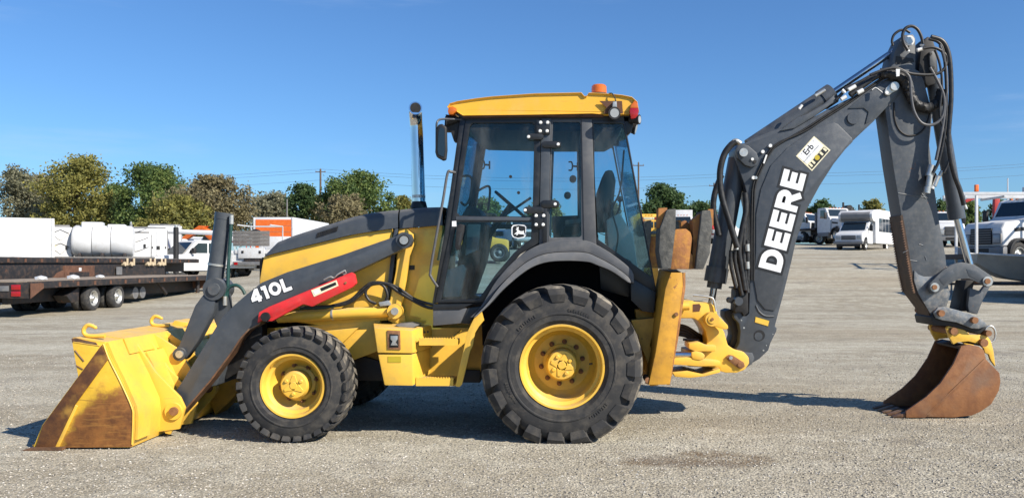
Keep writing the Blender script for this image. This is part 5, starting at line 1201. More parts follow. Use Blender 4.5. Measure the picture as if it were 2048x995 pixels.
tree('deciduous_tree', 'small bright green tree next to the exhaust stack', 806, 125, 396, 30, 'leaf_olive', 9, 4000, 450)
tree('deciduous_tree', 'small tree seen through the cab door window', 968, 130, 398, 36, 'leaf_green', 10, 3500, 455)
tree('deciduous_tree', 'low green tree seen through the cab, behind the driver seat', 1090, 130, 402, 40, 'leaf_olive', 11, 3500, 455)
tree('deciduous_tree', 'feathery tree seen through the rear side window of the cab', 1212, 125, 390, 30, 'leaf_grey', 12, 4000, 455)
tree('deciduous_tree', 'dense dark round tree behind the yellow school bus', 1328, 112, 372, 48, 'leaf_dark', 13, 12000, 470)
tree('deciduous_tree', 'low dark trees beyond the stabilizer pads', 1398, 118, 408, 38, 'leaf_dark', 14, 6000, 470)
tree('deciduous_tree', 'low dark tree behind the black-hooded truck', 1636, 120, 404, 34, 'leaf_dark', 15, 5000, 470)
tree('deciduous_tree', 'small autumn-tinted round tree above the white shuttle bus', 1742, 122, 403, 27, 'leaf_olive', 16, 4500, 470)
tree('deciduous_tree', 'dark tree behind the digging arm and the white tractor cab', 1892, 120, 402, 30, 'leaf_dark', 17, 4000, 470)
tree('deciduous_tree', 'small tree behind the red folding crane', 1940, 125, 402, 20, 'leaf_green', 18, 3000, 470)
tree('deciduous_tree', 'dark rounded tree behind the big white truck hood', 2010, 115, 405, 36, 'leaf_dark', 19, 4000, 470)

# ================================================================ poles and wires
def pole(px, D, top, r, label, name='utility_pole', mat='pole_wood', arm=True):
    X = (px - CX) * D / F; z0 = terr(X, D); zt = CH + (HY - top) * D / F
    o = root(name, label, 'pole', (X, D, z0))
    cyl('shaft', (X, D, z0 - .2), (X, D, zt), r * 1.15, mat, o, r1=r * .8, n=10)
    if arm:
        box('crossarm', X - .9, X + .9, D - .06, D + .06, zt - .55, zt - .42, mat, o, 0)
        for d in (-.8, 0, .8): cyl('insulator', (X + d, D, zt - .42 if d else zt), (X + d, D, zt - .22 if d else zt + .18), .05, 'grey_metal', o, n=8)
    return Vector((X, D, zt))
p1 = pole(641, 150, 338, .2, 'tall dark wooden utility pole behind the white box truck')
p2 = pole(1277, 140, 325, .17, 'wooden utility pole close behind the cab, above the school bus')
p3 = pole(1428, 155, 366, .15, 'wooden utility pole beyond the boom cylinder')
pole(574, 110, 398, .11, 'pale steel pole with a small white box by the feathery tree', 'steel_pole', 'grey_metal', False)
pole(1718, 95, 409, .12, 'thin dark lamp pole beside the small autumn tree', 'lamp_pole', 'black', False)
X_ = (573 - CX) * 110 / F
def wires():
    pts = [Vector((-150, 150, p1.z - 3)), p1, Vector((30, 150, p1.z - .8)), Vector((110, 150, p1.z + 3.5)), Vector((180, 150, p1.z + 5))]
    for k, (dz, dy) in enumerate(((0, 0), (-.45, .8), (-2.0, -.5))):
        path = []
        for a, b in zip(pts, pts[1:]):
            for i in range(8):
                t_ = i / 8; q = a.lerp(b, t_); path.append(q + Vector((0, dy, dz - 2.0 * 4 * t_ * (1 - t_) * .6)))
        path.append(pts[-1] + Vector((0, dy, dz)))
        tag(tube('power_line', path, .018, 'wire', None, 5, 1), ('topmost', 'middle', 'lowest')[k] + ' thin overhead power line strung between the utility poles', 'power line', 'overhead power lines')
wires()

# ================================================================ parked vehicles: shared builders (local frame: +X forward, Y left, Z up)
WC = {}
def vwheel(parent, x, y, r, w, side, rim='zinc', name='wheel'):
    """tyre as the part, rim and hub as sub-parts; side -1 = outer face towards -Y"""
    key = (round(r, 3), round(w, 3), rim)
    if key not in WC:
        bm = bmesh.new(); h = w / 2
        prof = [(r * .55, -h + .03), (r * .60, -h), (r * .86, -h - .004), (r * .95, -h + .02), (r, -h + .06), (r * 1.0, 0), (r, h - .06), (r * .95, h - .02), (r * .86, h), (r * .6, h), (r * .55, h - .03)]
        blathe(bm, prof, 0, 0, 28); me = bpy.data.meshes.new('tyre'); 
        bmesh.ops.recalc_face_normals(bm, faces=bm.faces)
        for f in bm.faces: f.smooth = True
        bm.to_mesh(me); bm.free(); me.materials.append(MT['rubber'])
        bm = bmesh.new(); blathe(bm, [(r * .6, -h + .005), (r * .57, -h), (r * .53, -h + .02), (r * .46, -h + .09), (r * .3, -h + .10), (r * .28, -h + .05), (r * .16, -h + .04), (r * .14, -h + .0), (0, -h - .005)], 0, 0, 24)
        bmesh.ops.recalc_face_normals(bm, faces=bm.faces)
        for f in bm.faces: f.smooth = True
        mr = bpy.data.meshes.new('rim'); bm.to_mesh(mr); bm.free(); mr.materials.append(MT[rim])
        bm = bmesh.new()
        for i in range(6):
            a = i * math.pi / 3; bcyl(bm, (r * .38 * math.cos(a), -h + .098, r * .38 * math.sin(a)), (r * .38 * math.cos(a), -h + .085, r * .38 * math.sin(a)), r * .055, None, 8)
        mh = bpy.data.meshes.new('rim_holes'); bm.to_mesh(mh); bm.free(); mh.materials.append(MT['black'])
        WC[key] = (me, mr, mh)
    me, mr, mh = WC[key]; base = LOC[parent.name]
    o = link(name, me, (x, y, r), parent); q = link('rim', mr, (x, y, r), o); q2 = link('rim_holes', mh, (x, y, r), o)
    if side > 0: o.rotation_euler.z = math.pi
    return o
def place(o, px, D, heading, dz=0, X=None):
    X = (px - CX) * D / F if X is None else X
    o.location = (X, D, terr(X, D) + dz); o.rotation_euler.z = R(heading)
def plan(name, prof, hw, mat, parent, bev=.03, seg=2, y0=None, y1=None):
    """side profile (x,z) extruded across the vehicle"""
    return prism(name, prof, -hw if y0 is None else y0, hw if y1 is None else y1, mat, parent, bev, px=False, seg=seg)

def box_truck(label, door_mat, L_=7.0, hw=1.25, hz=3.75, floor=1.1, group=None):
    """rear of the body at x=0, truck extends towards +X"""
    o = root('box_truck', label, 'truck', group=group)
    bd = plan('cargo_box', [(0, floor), (L_, floor), (L_, hz), (0, hz)], hw, 'white_paint', o, .04)
    if door_mat != 'plain': box('door', -.03, .0, -hw + .16, hw - .16, floor + .12, hz - .16, door_mat, bd, .0)
    for i in range(1, 6 if door_mat != 'plain' else 0): z = floor + .12 + i * (hz - floor - .28) / 6; box('door_joint', -.036, -.03, -hw + .17, hw - .17, z - .008, z + .008, 'grey_metal', bd, 0)
    for k in range(int(L_ / .62)):                           # riveted side seams
        for s in (-1, 1): box('side_seam', .3 + k * .62 - .012, .3 + k * .62 + .012, s * hw - .006, s * hw + .006, floor + .1, hz - .1, 'white_worn', bd, 0)
    for s in (-1, 1): box('lower_rail', 0, L_, s * hw - .012, s * hw + .012, floor - .02, floor + .09, 'grey_metal', bd, 0)
    for y in (-hw + .06, hw - .06): box('corner_post', -.035, .0, y - .06, y + .06, floor, hz, 'white_worn', bd, .01)
    box('door_latch', -.06, -.036, -.05, .05, floor + .3, floor + .42, 'grey_metal', bd, .005)
    box('bumper', -.2, -.05, -hw + .1, hw - .1, .5, .66, 'dark_frame', o, .02)
    box('chassis', -.1, L_ + 1.2, -.45, .45, .65, 1.05, 'dark_frame', o, .02)
    for y in (-hw + .14, hw - .14): box('tail_light', -.06, -.02, y - .07, y + .07, floor - .22, floor - .06, 'tail_red', o, .01)
    plan('cab', [(L_ + .1, .8), (L_ + 1.9, .8), (L_ + 2.0, 1.5), (L_ + 1.7, 1.6), (L_ + 1.2, 2.45), (L_ + .1, 2.5)], hw - .15, 'white_paint', o, .06)
    for x in (1.4, L_ + 1.2):
        for s in (-1, 1): vwheel(o, x, s * (hw - .22), .46, .28, s)
    return o

# ================================================================ left: trailers, tanks and service bodies
def flatbed(label, Ln, hw, dz, wheels_x, wr_, deck_mat, edge_mat, taillights):
    """rear of the deck at x=0, runs to +X"""
    o = root('flatbed_trailer', label, 'trailer')
    npl = int(Ln / .55)
    for i in range(npl):                                    # crosswise deck planks
        x0 = i * Ln / npl; box('plank', x0 + .004, x0 + Ln / npl - .004, -hw + .05, hw - .05, dz - .045, dz + random.uniform(-.004, .004), deck_mat, o, 0)
    for s in (-1, 1):
        box('side_rail', 0, Ln, s * hw - .05, s * hw + .05, dz - .20, dz - .012, edge_mat, o, .006)
        box('main_beam', .1, Ln - .1, s * hw * .42 - .07, s * hw * .42 + .07, dz - .62, dz - .05, 'dark_frame', o, .01)
    for i in range(int(Ln / .9)):
        x = .4 + i * .9; box('cross_member', x - .04, x + .04, -hw + .05, hw - .05, dz - .19, dz - .05, 'dark_frame', o, 0)
        for s in (-1, 1): box('stake_pocket', x - .05, x + .05, s * hw - .065 if s < 0 else s * hw + .05, s * hw - .05 if s < 0 else s * hw + .065, dz - .17, dz - .05, 'rust_brown', o, 0)
    rb = box('rear_bumper', -.06, .04, -hw, hw, dz - .45, dz - .03, 'dark_frame', o, .01)
    if taillights:
        for s in (-1, 1):
            for k in range(2): box('tail_light', -.085, -.055, s * (hw - .3) - .12, s * (hw - .3) + .12, dz - .40 + k * .17, dz - .26 + k * .17, 'tail_red', rb, .012)
            box('light_plate', -.08, -.05, s * (hw - .62) - .13, s * (hw - .62) + .13, dz - .26, dz - .12, 'grey_metal', rb, .005)
        box('rear_stripe', -.067, -.06, -hw + 1.0, hw - 1.0, dz - .30, dz - .22, 'white_decal', rb, 0)
        prism('rusty_corner', [(-.02, dz - .46), (.55, dz - .20), (.55, dz - .06), (-.02, dz - .06)], -hw - .06, -hw - .05, 'rust_brown', o, 0, px=False)
    for x in wheels_x:
        for s in (-1, 1):
            vwheel(o, x, s * (hw - .17), wr_, .23, s, 'zinc'); vwheel(o, x, s * (hw - .17 - .29), wr_, .23, s, 'zinc')
        cyl('axle', (x, -hw + .3, wr_), (x, hw - .3, wr_), .065, 'dark_frame', o, n=10)
    if wheels_x: 
        for s in (-1, 1): prism('mud_flap', [(wheels_x[0] - .62, .34), (wheels_x[0] - 1.0, .30), (wheels_x[0] - 1.25, .52), (wheels_x[0] - .62, dz - .22)], s * (hw - .36) - .2, s * (hw - .36) + .2, 'dark_frame', o, .01, px=False)
    return o
t1 = flatbed('low black tandem-axle flatbed trailer with worn wooden deck and white wheels', 11.8, 1.22, .98, (3.25, 4.68), .40, 'deck_wood', 'dark_frame', True)
cyl('jack_leg', (11.0, -1.0, 0), (11.0, -1.0, .9), .07, 'dark_frame', t1, n=10); box('tongue', 11.6, 13.0, -.4, .4, .5, .8, 'dark_frame', t1, .03)
box('neck_frame', 11.5, 11.9, -1.25, 1.25, .45, .98, 'rust_brown', t1, .03)
cyl('strut', (7.6, -1.0, .85), (8.3, -1.0, .35), .06, 'dark_frame', t1, n=8)
for x in (6.3, 6.8): cyl('spare_roll', (x, -.9, .45), (x, -.2, .45), .2, 'grey_metal', t1, n=14)
t1.location = (-15.28, 22.5, 0); t1.rotation_euler.z = R(90)
t2 = flatbed('long black semi flatbed trailer with cargo winches along its side rail', 20.5, 1.25, 1.66, (), .5, 'grey_wood', 'dark_frame', False)
box('fish_belly', 2.5, 17, -1.22, -1.16, .72, 1.45, 'dark_frame', t2, .01); 
tb = box('tool_box', 9.0, 11.0, -1.29, -1.0, .78, 1.36, 'rust_brown', t2, .02); box('box_stain', 9.3, 10.6, -1.295, -1.291, .85, 1.12, 'dark_frame', tb, 0); box('latch', 9.9, 10.05, -1.31, -1.29, 1.16, 1.28, 'bolt_white', tb, .004)
prism('box_gusset', [(8.2, .78), (8.98, .78), (8.98, 1.2), (8.6, 1.1)], -1.28, -1.0, 'rust_brown', t2, .01, px=False)
for x in (13.2, 13.75, 15.2, 15.6, 16.25, 16.6):
    wn = cyl('winch', (x, -1.36, 1.42), (x, -1.22, 1.42), .09, 'tan_cloth', t2, n=12); box('strap', x + .10, x + .22, -1.37, -1.34, 1.36, 1.66, 'tan_cloth', wn, .004)
for s in (-1, 1):
    for x in (18.0, 19.2): vwheel(t2, x, s * 1.0, .5, .28, s)
    cyl('landing_leg', (5.0, s * .9, .05), (5.0, s * .9, 1.2), .08, 'dark_frame', t2, n=8); box('leg_foot', 4.8, 5.2, s * .9 - .15, s * .9 + .15, -.02, .05, 'dark_frame', t2, .01)
    vwheel(t2, 1.6, s * 1.0, .5, .28, s); 
box('placard', 12.6, 13.05, -1.297, -1.29, .98, 1.3, 'grey_metal', t2, 0)
t2.location = (-19.35, 22.0, 0); t2.rotation_euler.z = R(90)
# small white things lying on the low trailer deck
for x, y, sx, wh_ in ((-14.65, 24.0, .12, 'nearest its tail lights'), (-14.6, 25.5, .13, 'between two other bags'), (-14.55, 26.9, .10, 'farthest from its tail lights')):
    bm = bmesh.new(); bmesh.ops.create_icosphere(bm, subdivisions=1, radius=sx)
    for v in bm.verts: v.co = Vector((v.co.x * 1.3 + x, v.co.y * 2 + y, max(.985, v.co.z * .7 + 1.03)))
    tag(finish(bm, 'white_bag', 'white_paint', None), 'crumpled white bag on the low trailer deck, ' + wh_, 'bag', 'white bags on the low trailer')
wb = box_truck('plain white box body standing behind the long black flatbed', 'plain', 5.5, 1.55, 3.32, 1.2); place(wb, 26, 37, 121)
# big white poly tank on a truck bed
def tank():
    o = root('liquid_tank', 'big white plastic liquid tank with moulded bands and a square top', 'tank')
    bm = bmesh.new(); prof = [(0, -1.42), (.5, -1.40), (.72, -1.34), (.80, -1.22), (.80, -.42), (.793, -.40), (.793, -.36), (.80, -.34), (.80, .42), (.793, .44), (.793, .48), (.80, .50), (.80, 1.22), (.72, 1.34), (.5, 1.40), (0, 1.42)]
    blathe(bm, prof, 0, .82, 36); sh = finish(bm, 'shell', 'white_paint', o)
    box('top_well', -.42, .42, .0, .95, 1.45, 1.78, 'white_paint', o, .05); box('top_lid', -.38, .38, -1.0, -.2, 1.52, 1.68, 'white_paint', o, .04)
    for y in (-1.0, 0, 1.0): box('cradle', -.75, .75, y - .06, y + .06, -.12, .22, 'dark_frame', o, .01)
    for y in (-.38, .46):
        ring = [(.808 * math.cos(a), y, .82 + .808 * math.sin(a)) for a in [2 * math.pi * i / 28 for i in range(29)]]
        tube('strap', ring, .012, 'grey_metal', sh, 5, 1)
    return o
def bed_truck(label, Ln=6.5):
    o = root('flatbed_truck', label, 'truck'); box('bed', 0, Ln, -1.2, 1.2, 1.2, 1.36, 'grey_wood', o, .02); box('chassis', -.2, Ln + 2.4, -.45, .45, .75, 1.19, 'dark_frame', o, .02)
    plan('cab', [(Ln + .2, .9), (Ln + 2.6, .9), (Ln + 2.7, 1.6), (Ln + 2.2, 1.75), (Ln + 1.7, 2.6), (Ln + .2, 2.65)], 1.05, 'white_paint', o, .06)
    for x in (1.2, 2.4, Ln + 1.7):
        for s in (-1, 1): vwheel(o, x, s * .98, .5, .28, s)
    return o
bt = bed_truck('white flatbed truck carrying the big white liquid tank'); place(bt, 0, 41.6, 202, X=-19.9)
tk = tank(); tk.location = (-23.07, 43, terr(-23.07, 43) + 1.5); tk.rotation_euler.z = R(112)
def service_body(label, w_, h_, X, D, kind):
    o = root('service_body', label, 'truck body'); h_ *= .93
    bd = box('body', -w_ / 2, w_ / 2, 0, 2.2, .55, h_, 'white_paint', o, .04)
    if kind == 'x':
        for z0 in (1.75, 2.42):                              # pressed chevrons in the door
            for s in (-1, 1):
                tube('pressed_rib', [(0, -.012, z0), (s * w_ * .36, -.012, z0 + .3)], .022, 'white_worn', bd, 6, 1); tube('pressed_rib', [(0, -.012, z0 + .52), (s * w_ * .36, -.012, z0 + .34)], .022, 'grey_metal', bd, 6, 1)
        box('hinge_bar', -w_ / 2 - .05, -w_ / 2 + .02, -.03, .03, .7, h_ - .1, 'grey_metal', bd, .01)
    if kind == 'bays':
        for i in range(3): box('bay_door', -w_ / 2 + .08 + i * w_ / 3, -w_ / 2 + w_ / 3 - .04 + i * w_ / 3, -.02, 0, 1.5, h_ - .15, 'white_worn', bd, .015); box('door_handle', -w_ / 2 + w_ / 3 - .14 + i * w_ / 3, -w_ / 2 + w_ / 3 - .08 + i * w_ / 3, -.04, -.02, 2.0, 2.12, 'black', bd, .004)
    if kind == 'arc':
        for k in range(3): tube('trim', [(-w_ * .4, -.01, 1.7 + k * .5), (0, -.01, 1.78 + k * .5), (w_ * .4, -.01, 2.0 + k * .5)], .02, 'grey_metal', bd, 5)
    for s in (-1, 1): box('corner_trim', s * w_ / 2 - .03, s * w_ / 2 + .015, -.012, .03, .6, h_ - .06, 'grey_metal', bd, .006)
    box('roof_rail', -w_ / 2 + .1, w_ / 2 - .1, .05, .12, h_ + .01, h_ + .10, 'grey_metal', bd, .01); box('door_latch', w_ * .22, w_ * .3, -.045, -.0, 1.95, 2.15, 'black', bd, .006); box('marker_lamp', -w_ * .42, -w_ * .34, -.03, 0, h_ - .22, h_ - .14, 'tail_red', bd, .005); box('notice', -w_ * .3, -w_ * .12, -.006, 0, 1.9, 2.2, 'cream_decal', bd, 0)
    for s in (-1, 1): vwheel(o, 0 if w_ < 1.6 else s * w_ * .3, .25, .45, .26, -1); 
    o.location = (X, D, terr(X, D)); o.rotation_euler.z = math.atan2(-X, D); return o
service_body('white service body with swooping grey trim beside the plain white box', 1.15, 3.15, (98 - CX) * 44 / F, 44, 'arc')
service_body('white cabinet with pressed chevron ribs beside the liquid tank', 1.0, 3.3, (121 - CX) * 42 / F, 42, 'x')
service_body('narrow white pump cabinet between the chevron cabinet and the tank', .7, 3.25, (147 - CX) * 45 / F, 45, 'bays')
service_body('wide white utility body with three doors right of the liquid tank', 2.0, 3.35, (296 - CX) * 47.5 / F, 47.5, 'bays')
service_body('tall plain white utility body left of the white pickup', 1.9, 3.75, (330 - CX) * 52 / F, 52, '')
service_body('low white utility body next to the tank end', 1.3, 2.9, (275 - CX) * 44 / F, 44, 'arc')
# clutter standing among the white bodies
for px_, D_, h_, w_, m_, lb in ((262, 44, 3.2, .16, 'grey_metal', 'dark steel post beside the end of the liquid tank'), (352, 46, 3.0, .3, 'black', 'black upright gas cylinder left of the white pickup'), (143, 43, 2.9, .22, 'blue_paint', 'blue upright cylinder beside the chevron cabinet')):
    X_ = (px_ - CX) * D_ / F; z_ = terr(X_, D_); o_ = root('upright_post', lb, 'post', (X_, D_, z_))
    cyl('shaft', (X_, D_, z_), (X_, D_, z_ + h_), w_ / 2, m_, o_, r1=w_ * .45, n=12, bev=.01); cyl('cap', (X_, D_, z_ + h_), (X_, D_, z_ + h_ + .12), w_ * .3, 'zinc', o_, n=10); box('base_plate', X_ - w_, X_ + w_, D_ - w_, D_ + w_, z_ - .02, z_ + .04, 'dark_frame', o_, .01)
# white pickup
def pickup():
    o = root('pickup_truck', 'white pickup truck with dark windshield behind the black flatbed rail', 'pickup')
    bd = plan('body', [(-2.9, .55), (-2.9, 1.35), (-.9, 1.38), (.0, 1.38), (.95, 1.40), (2.45, 1.28), (2.75, 1.1), (2.8, .55)], .98, 'white_paint', o, .07)
    cb = plan('cab', [(-1.5, 1.36), (-1.42, 2.0), (-1.2, 2.1), (.25, 2.1), (.45, 2.0), (1.05, 1.38)], .86, 'white_paint', o, .07)
    bm = bmesh.new(); v = [bm.verts.new(p) for p in ((.50, -.70, 2.0), (.50, .70, 2.0), (1.06, .80, 1.43), (1.06, -.80, 1.43))]; bm.faces.new(v)
    for q in v: q.co.x += .03
    finish(bm, 'windshield', 'vehicle_glass', cb)
    for s in (-1, 1):
        prism('side_window', [(-.2, 1.45), (-.2, 1.95), (.3, 1.95), (.85, 1.45)], s * .868 - .004, s * .868 + .004, 'vehicle_glass', cb, 0, px=False); prism('side_window', [(-1.3, 1.45), (-1.2, 1.95), (-.28, 1.95), (-.28, 1.45)], s * .868 - .004, s * .868 + .004, 'vehicle_glass', cb, 0, px=False)
        box('mirror', .6, .75, s * 1.08 - .12, s * 1.08 + .12, 1.42, 1.7, 'black', o, .03); box('headlight', 2.76, 2.82, s * .78 - .15, s * .78 + .15, .85, 1.1, 'lens_grey', bd, .02)
        for x in (-1.9, 1.85): vwheel(o, x, s * .86, .42, .27, s)
    box('grille', 2.78, 2.83, -.6, .6, .8, 1.15, 'black', bd, .02); box('bumper', 2.75, 2.92, -.95, .95, .5, .72, 'zinc', bd, .03)
    return o
pk = pickup(); place(pk, 388, 49, -125); pk.scale = (1.12, 1.12, 1.12)
# bucket trucks and a red-orange loader crane in the cluster
def boom_truck(label, crane, seed):
    o = root('boom_truck', label, 'truck'); rs = random.Random(seed)
    box('chassis', -3.5, 4.0, -.45, .45, .7, 1.05, 'dark_frame', o, .02)
    plan('cab', [(2.0, .8), (4.4, .8), (4.5, 1.55), (3.9, 1.7), (3.4, 2.5), (2.0, 2.55)], 1.05, 'white_paint', o, .06)
    for s in (-1, 1): 
        b_ = box('locker', -3.4, 1.7, s * .85 - .28, s * .85 + .28, .75, 1.75, 'white_paint', o, .03)
        for i in range(4): box('locker_door', -3.3 + i * 1.25, -2.15 + i * 1.25, s * 1.14 - .008, s * 1.14 + .008, .85, 1.65, 'white_worn', b_, .0)
        for x in (-1.6, 3.1): vwheel(o, x, s * .95, .48, .28, s)
    cyl('turret', (-.5, 0, 1.05), (-.5, 0, 2.2), .32, 'white_worn', o, n=14)
    if crane == 'white':
        cyl('lower_boom', (-.5, 0, 2.2), (-3.2, 0, 2.75), .17, 'white_paint', o, n=8); cyl('upper_boom', (-3.2, 0, 2.75), (3.2, 0, 2.95), .14, 'white_paint', o, n=8)
        box('bucket', 3.2, 3.9, -.35, .35, 2.1, 3.0, 'white_worn', o, .05); cyl('elbow', (-3.2, -.25, 2.75), (-3.2, .25, 2.75), .3, 'black', o, n=14)
    else:
        prism('lower_boom', [(-.8, 2.0), (-.2, 2.0), (1.0, 3.1), (.8, 3.35), (.3, 3.1)], -.2, .2, crane, o, .04, px=False); prism('upper_boom', [(.5, 3.4), (1.1, 3.45), (2.6, 2.5), (2.5, 2.25), (1.0, 3.1)], -.17, .17, crane, o, .04, px=False)
        cyl('ram', (-.3, -.25, 2.2), (.7, -.25, 3.1), .07, 'zinc', o, n=8)
    for i in range(3): tube('rail', [(-3.3 + i * 1.6, -1.0, 1.75), (-3.3 + i * 1.6, -1.0, 2.35), (-2.0 + i * 1.6, -1.0, 2.35), (-2.0 + i * 1.6, -1.0, 1.75)], .035, 'white_worn' if crane == 'white' else 'red_crane', o, 6, 1)
    return o
b1 = boom_truck('white bucket truck with folded boom behind the white pickup', 'white', 1); place(b1, 400, 50, 185)
b2 = boom_truck('white service truck with folded orange-red crane behind the bucket truck', 'orange', 2); place(b2, 430, 57, 170, .2)
b3 = boom_truck('white bucket truck standing beyond the tall utility body', 'white', 3); place(b3, 330, 62, 178, .2)
# stake-bed truck seen from behind
def rear_truck():
    o = root('dump_truck', 'white truck seen from behind with grey weathered tailboard and rack', 'truck')
    box('chassis', 0, 6.2, -.45, .45, .7, 1.0, 'dark_frame', o, .02); bd = box('bed', 0, 3.6, -.98, .98, 1.28, 1.5, 'white_worn', o, .02)
    for i in range(4): box('tail_board', -.06 - .004 * i, .0, -1.05, 1.05, 1.72 + i * .22, 1.93 + i * .22, 'grey_wood', bd, .012)
    box('rear_box', -.05, .25, -.75, .75, 1.02, 1.62, 'white_worn', o, .02); box('bumper', -.25, -.05, -1.0, 1.0, .62, .82, 'grey_metal', o, .02)
    for y in (-.5, .5): box('box_latch', -.07, -.05, y - .06, y + .06, 1.3, 1.45, 'black', o, 0)
    for y in (-.95, .95):
        tube('rack', [(2.6, y, 1.5), (2.6, y, 2.95), (.4, y, 2.95)], .04, 'white_worn', o, 6, 1); box('tail_light', -.27, -.25, y * .85 - .1, y * .85 + .1, .64, .78, 'tail_red', o, 0)
    tube('rack', [(2.6, -.95, 2.95), (2.6, .95, 2.95)], .04, 'white_worn', o, 6, 1)
    plan('cab', [(3.9, .8), (6.2, .8), (6.3, 1.5), (5.8, 1.6), (5.3, 2.35), (3.9, 2.4)], .98, 'white_paint', o, .06)
    for x in (1.0, 5.3):
        for s in (-1, 1): vwheel(o, x, s * .85, .46, .4, s)
    return o
rt_ = rear_truck(); place(rt_, 503, 49, 90)
ob = box_truck('white box truck with bright orange roll-up rear door', 'orange', 9.0, 1.38, 3.95, 1.15); place(ob, 547, 58.5, 90)

# ================================================================ right: bus, trucks, boat
def school_bus():
    o = root('school_bus', 'yellow school bus seen from behind under the dark round tree', 'bus')
    bd = plan('body', [(0, .6), (8, .6), (8, 2.75), (7.9, 3.0), (.15, 3.1), (0, 2.9)], 1.2, 'bus_yellow', o, .12, 3)
    box('window_band', -.02, .01, -.45, .45, 1.65, 2.3, 'vehicle_glass', bd, .02)
    for s in (-1, 1):
        box('rear_window', -.02, .01, s * .8 - .25, s * .8 + .25, 1.65, 2.3, 'vehicle_glass', bd, .02); box('lower_window', -.02, .01, s * .45 - .32, s * .45 + .32, .95, 1.3, 'vehicle_glass', bd, .02)
        for k, m_ in ((.72, 'tail_red'), (.98, 'amber')): cyl('signal_lamp', (-.05, s * k, 2.62), (.02, s * k, 2.62), .1, m_, bd, n=14)
        box('lamp_board', -.015, .01, s * .85 - .26, s * .85 + .26, 2.48, 2.77, 'rust_brown', bd, .01); box('tail_light', -.03, .01, s * .95 - .08, s * .95 + .08, 1.4, 1.56, 'tail_red', bd, .01)
        for x in (2.2, 7.0): vwheel(o, x, s * 1.0, .5, .28, s)
    box('sign_board', -.015, .01, -.55, .55, 2.5, 2.74, 'cream_decal', bd, .01); text_mesh('SCHOOL BUS', .2, 'black_decal', bd, (-.02, 0, 2.62), (0, -1, 0), (0, 0, 1), 'sign_lettering')
    box('bumper', -.2, 0, -1.2, 1.2, .5, .75, 'black', o, .03)
    for y in (-.3, 0, .3): box('marker_lamp', -.02, .04, y - .06, y + .06, 2.92, 3.0, 'amber', bd, .01)
    return o
sbus = school_bus(); place(sbus, 1298, 88, 88)
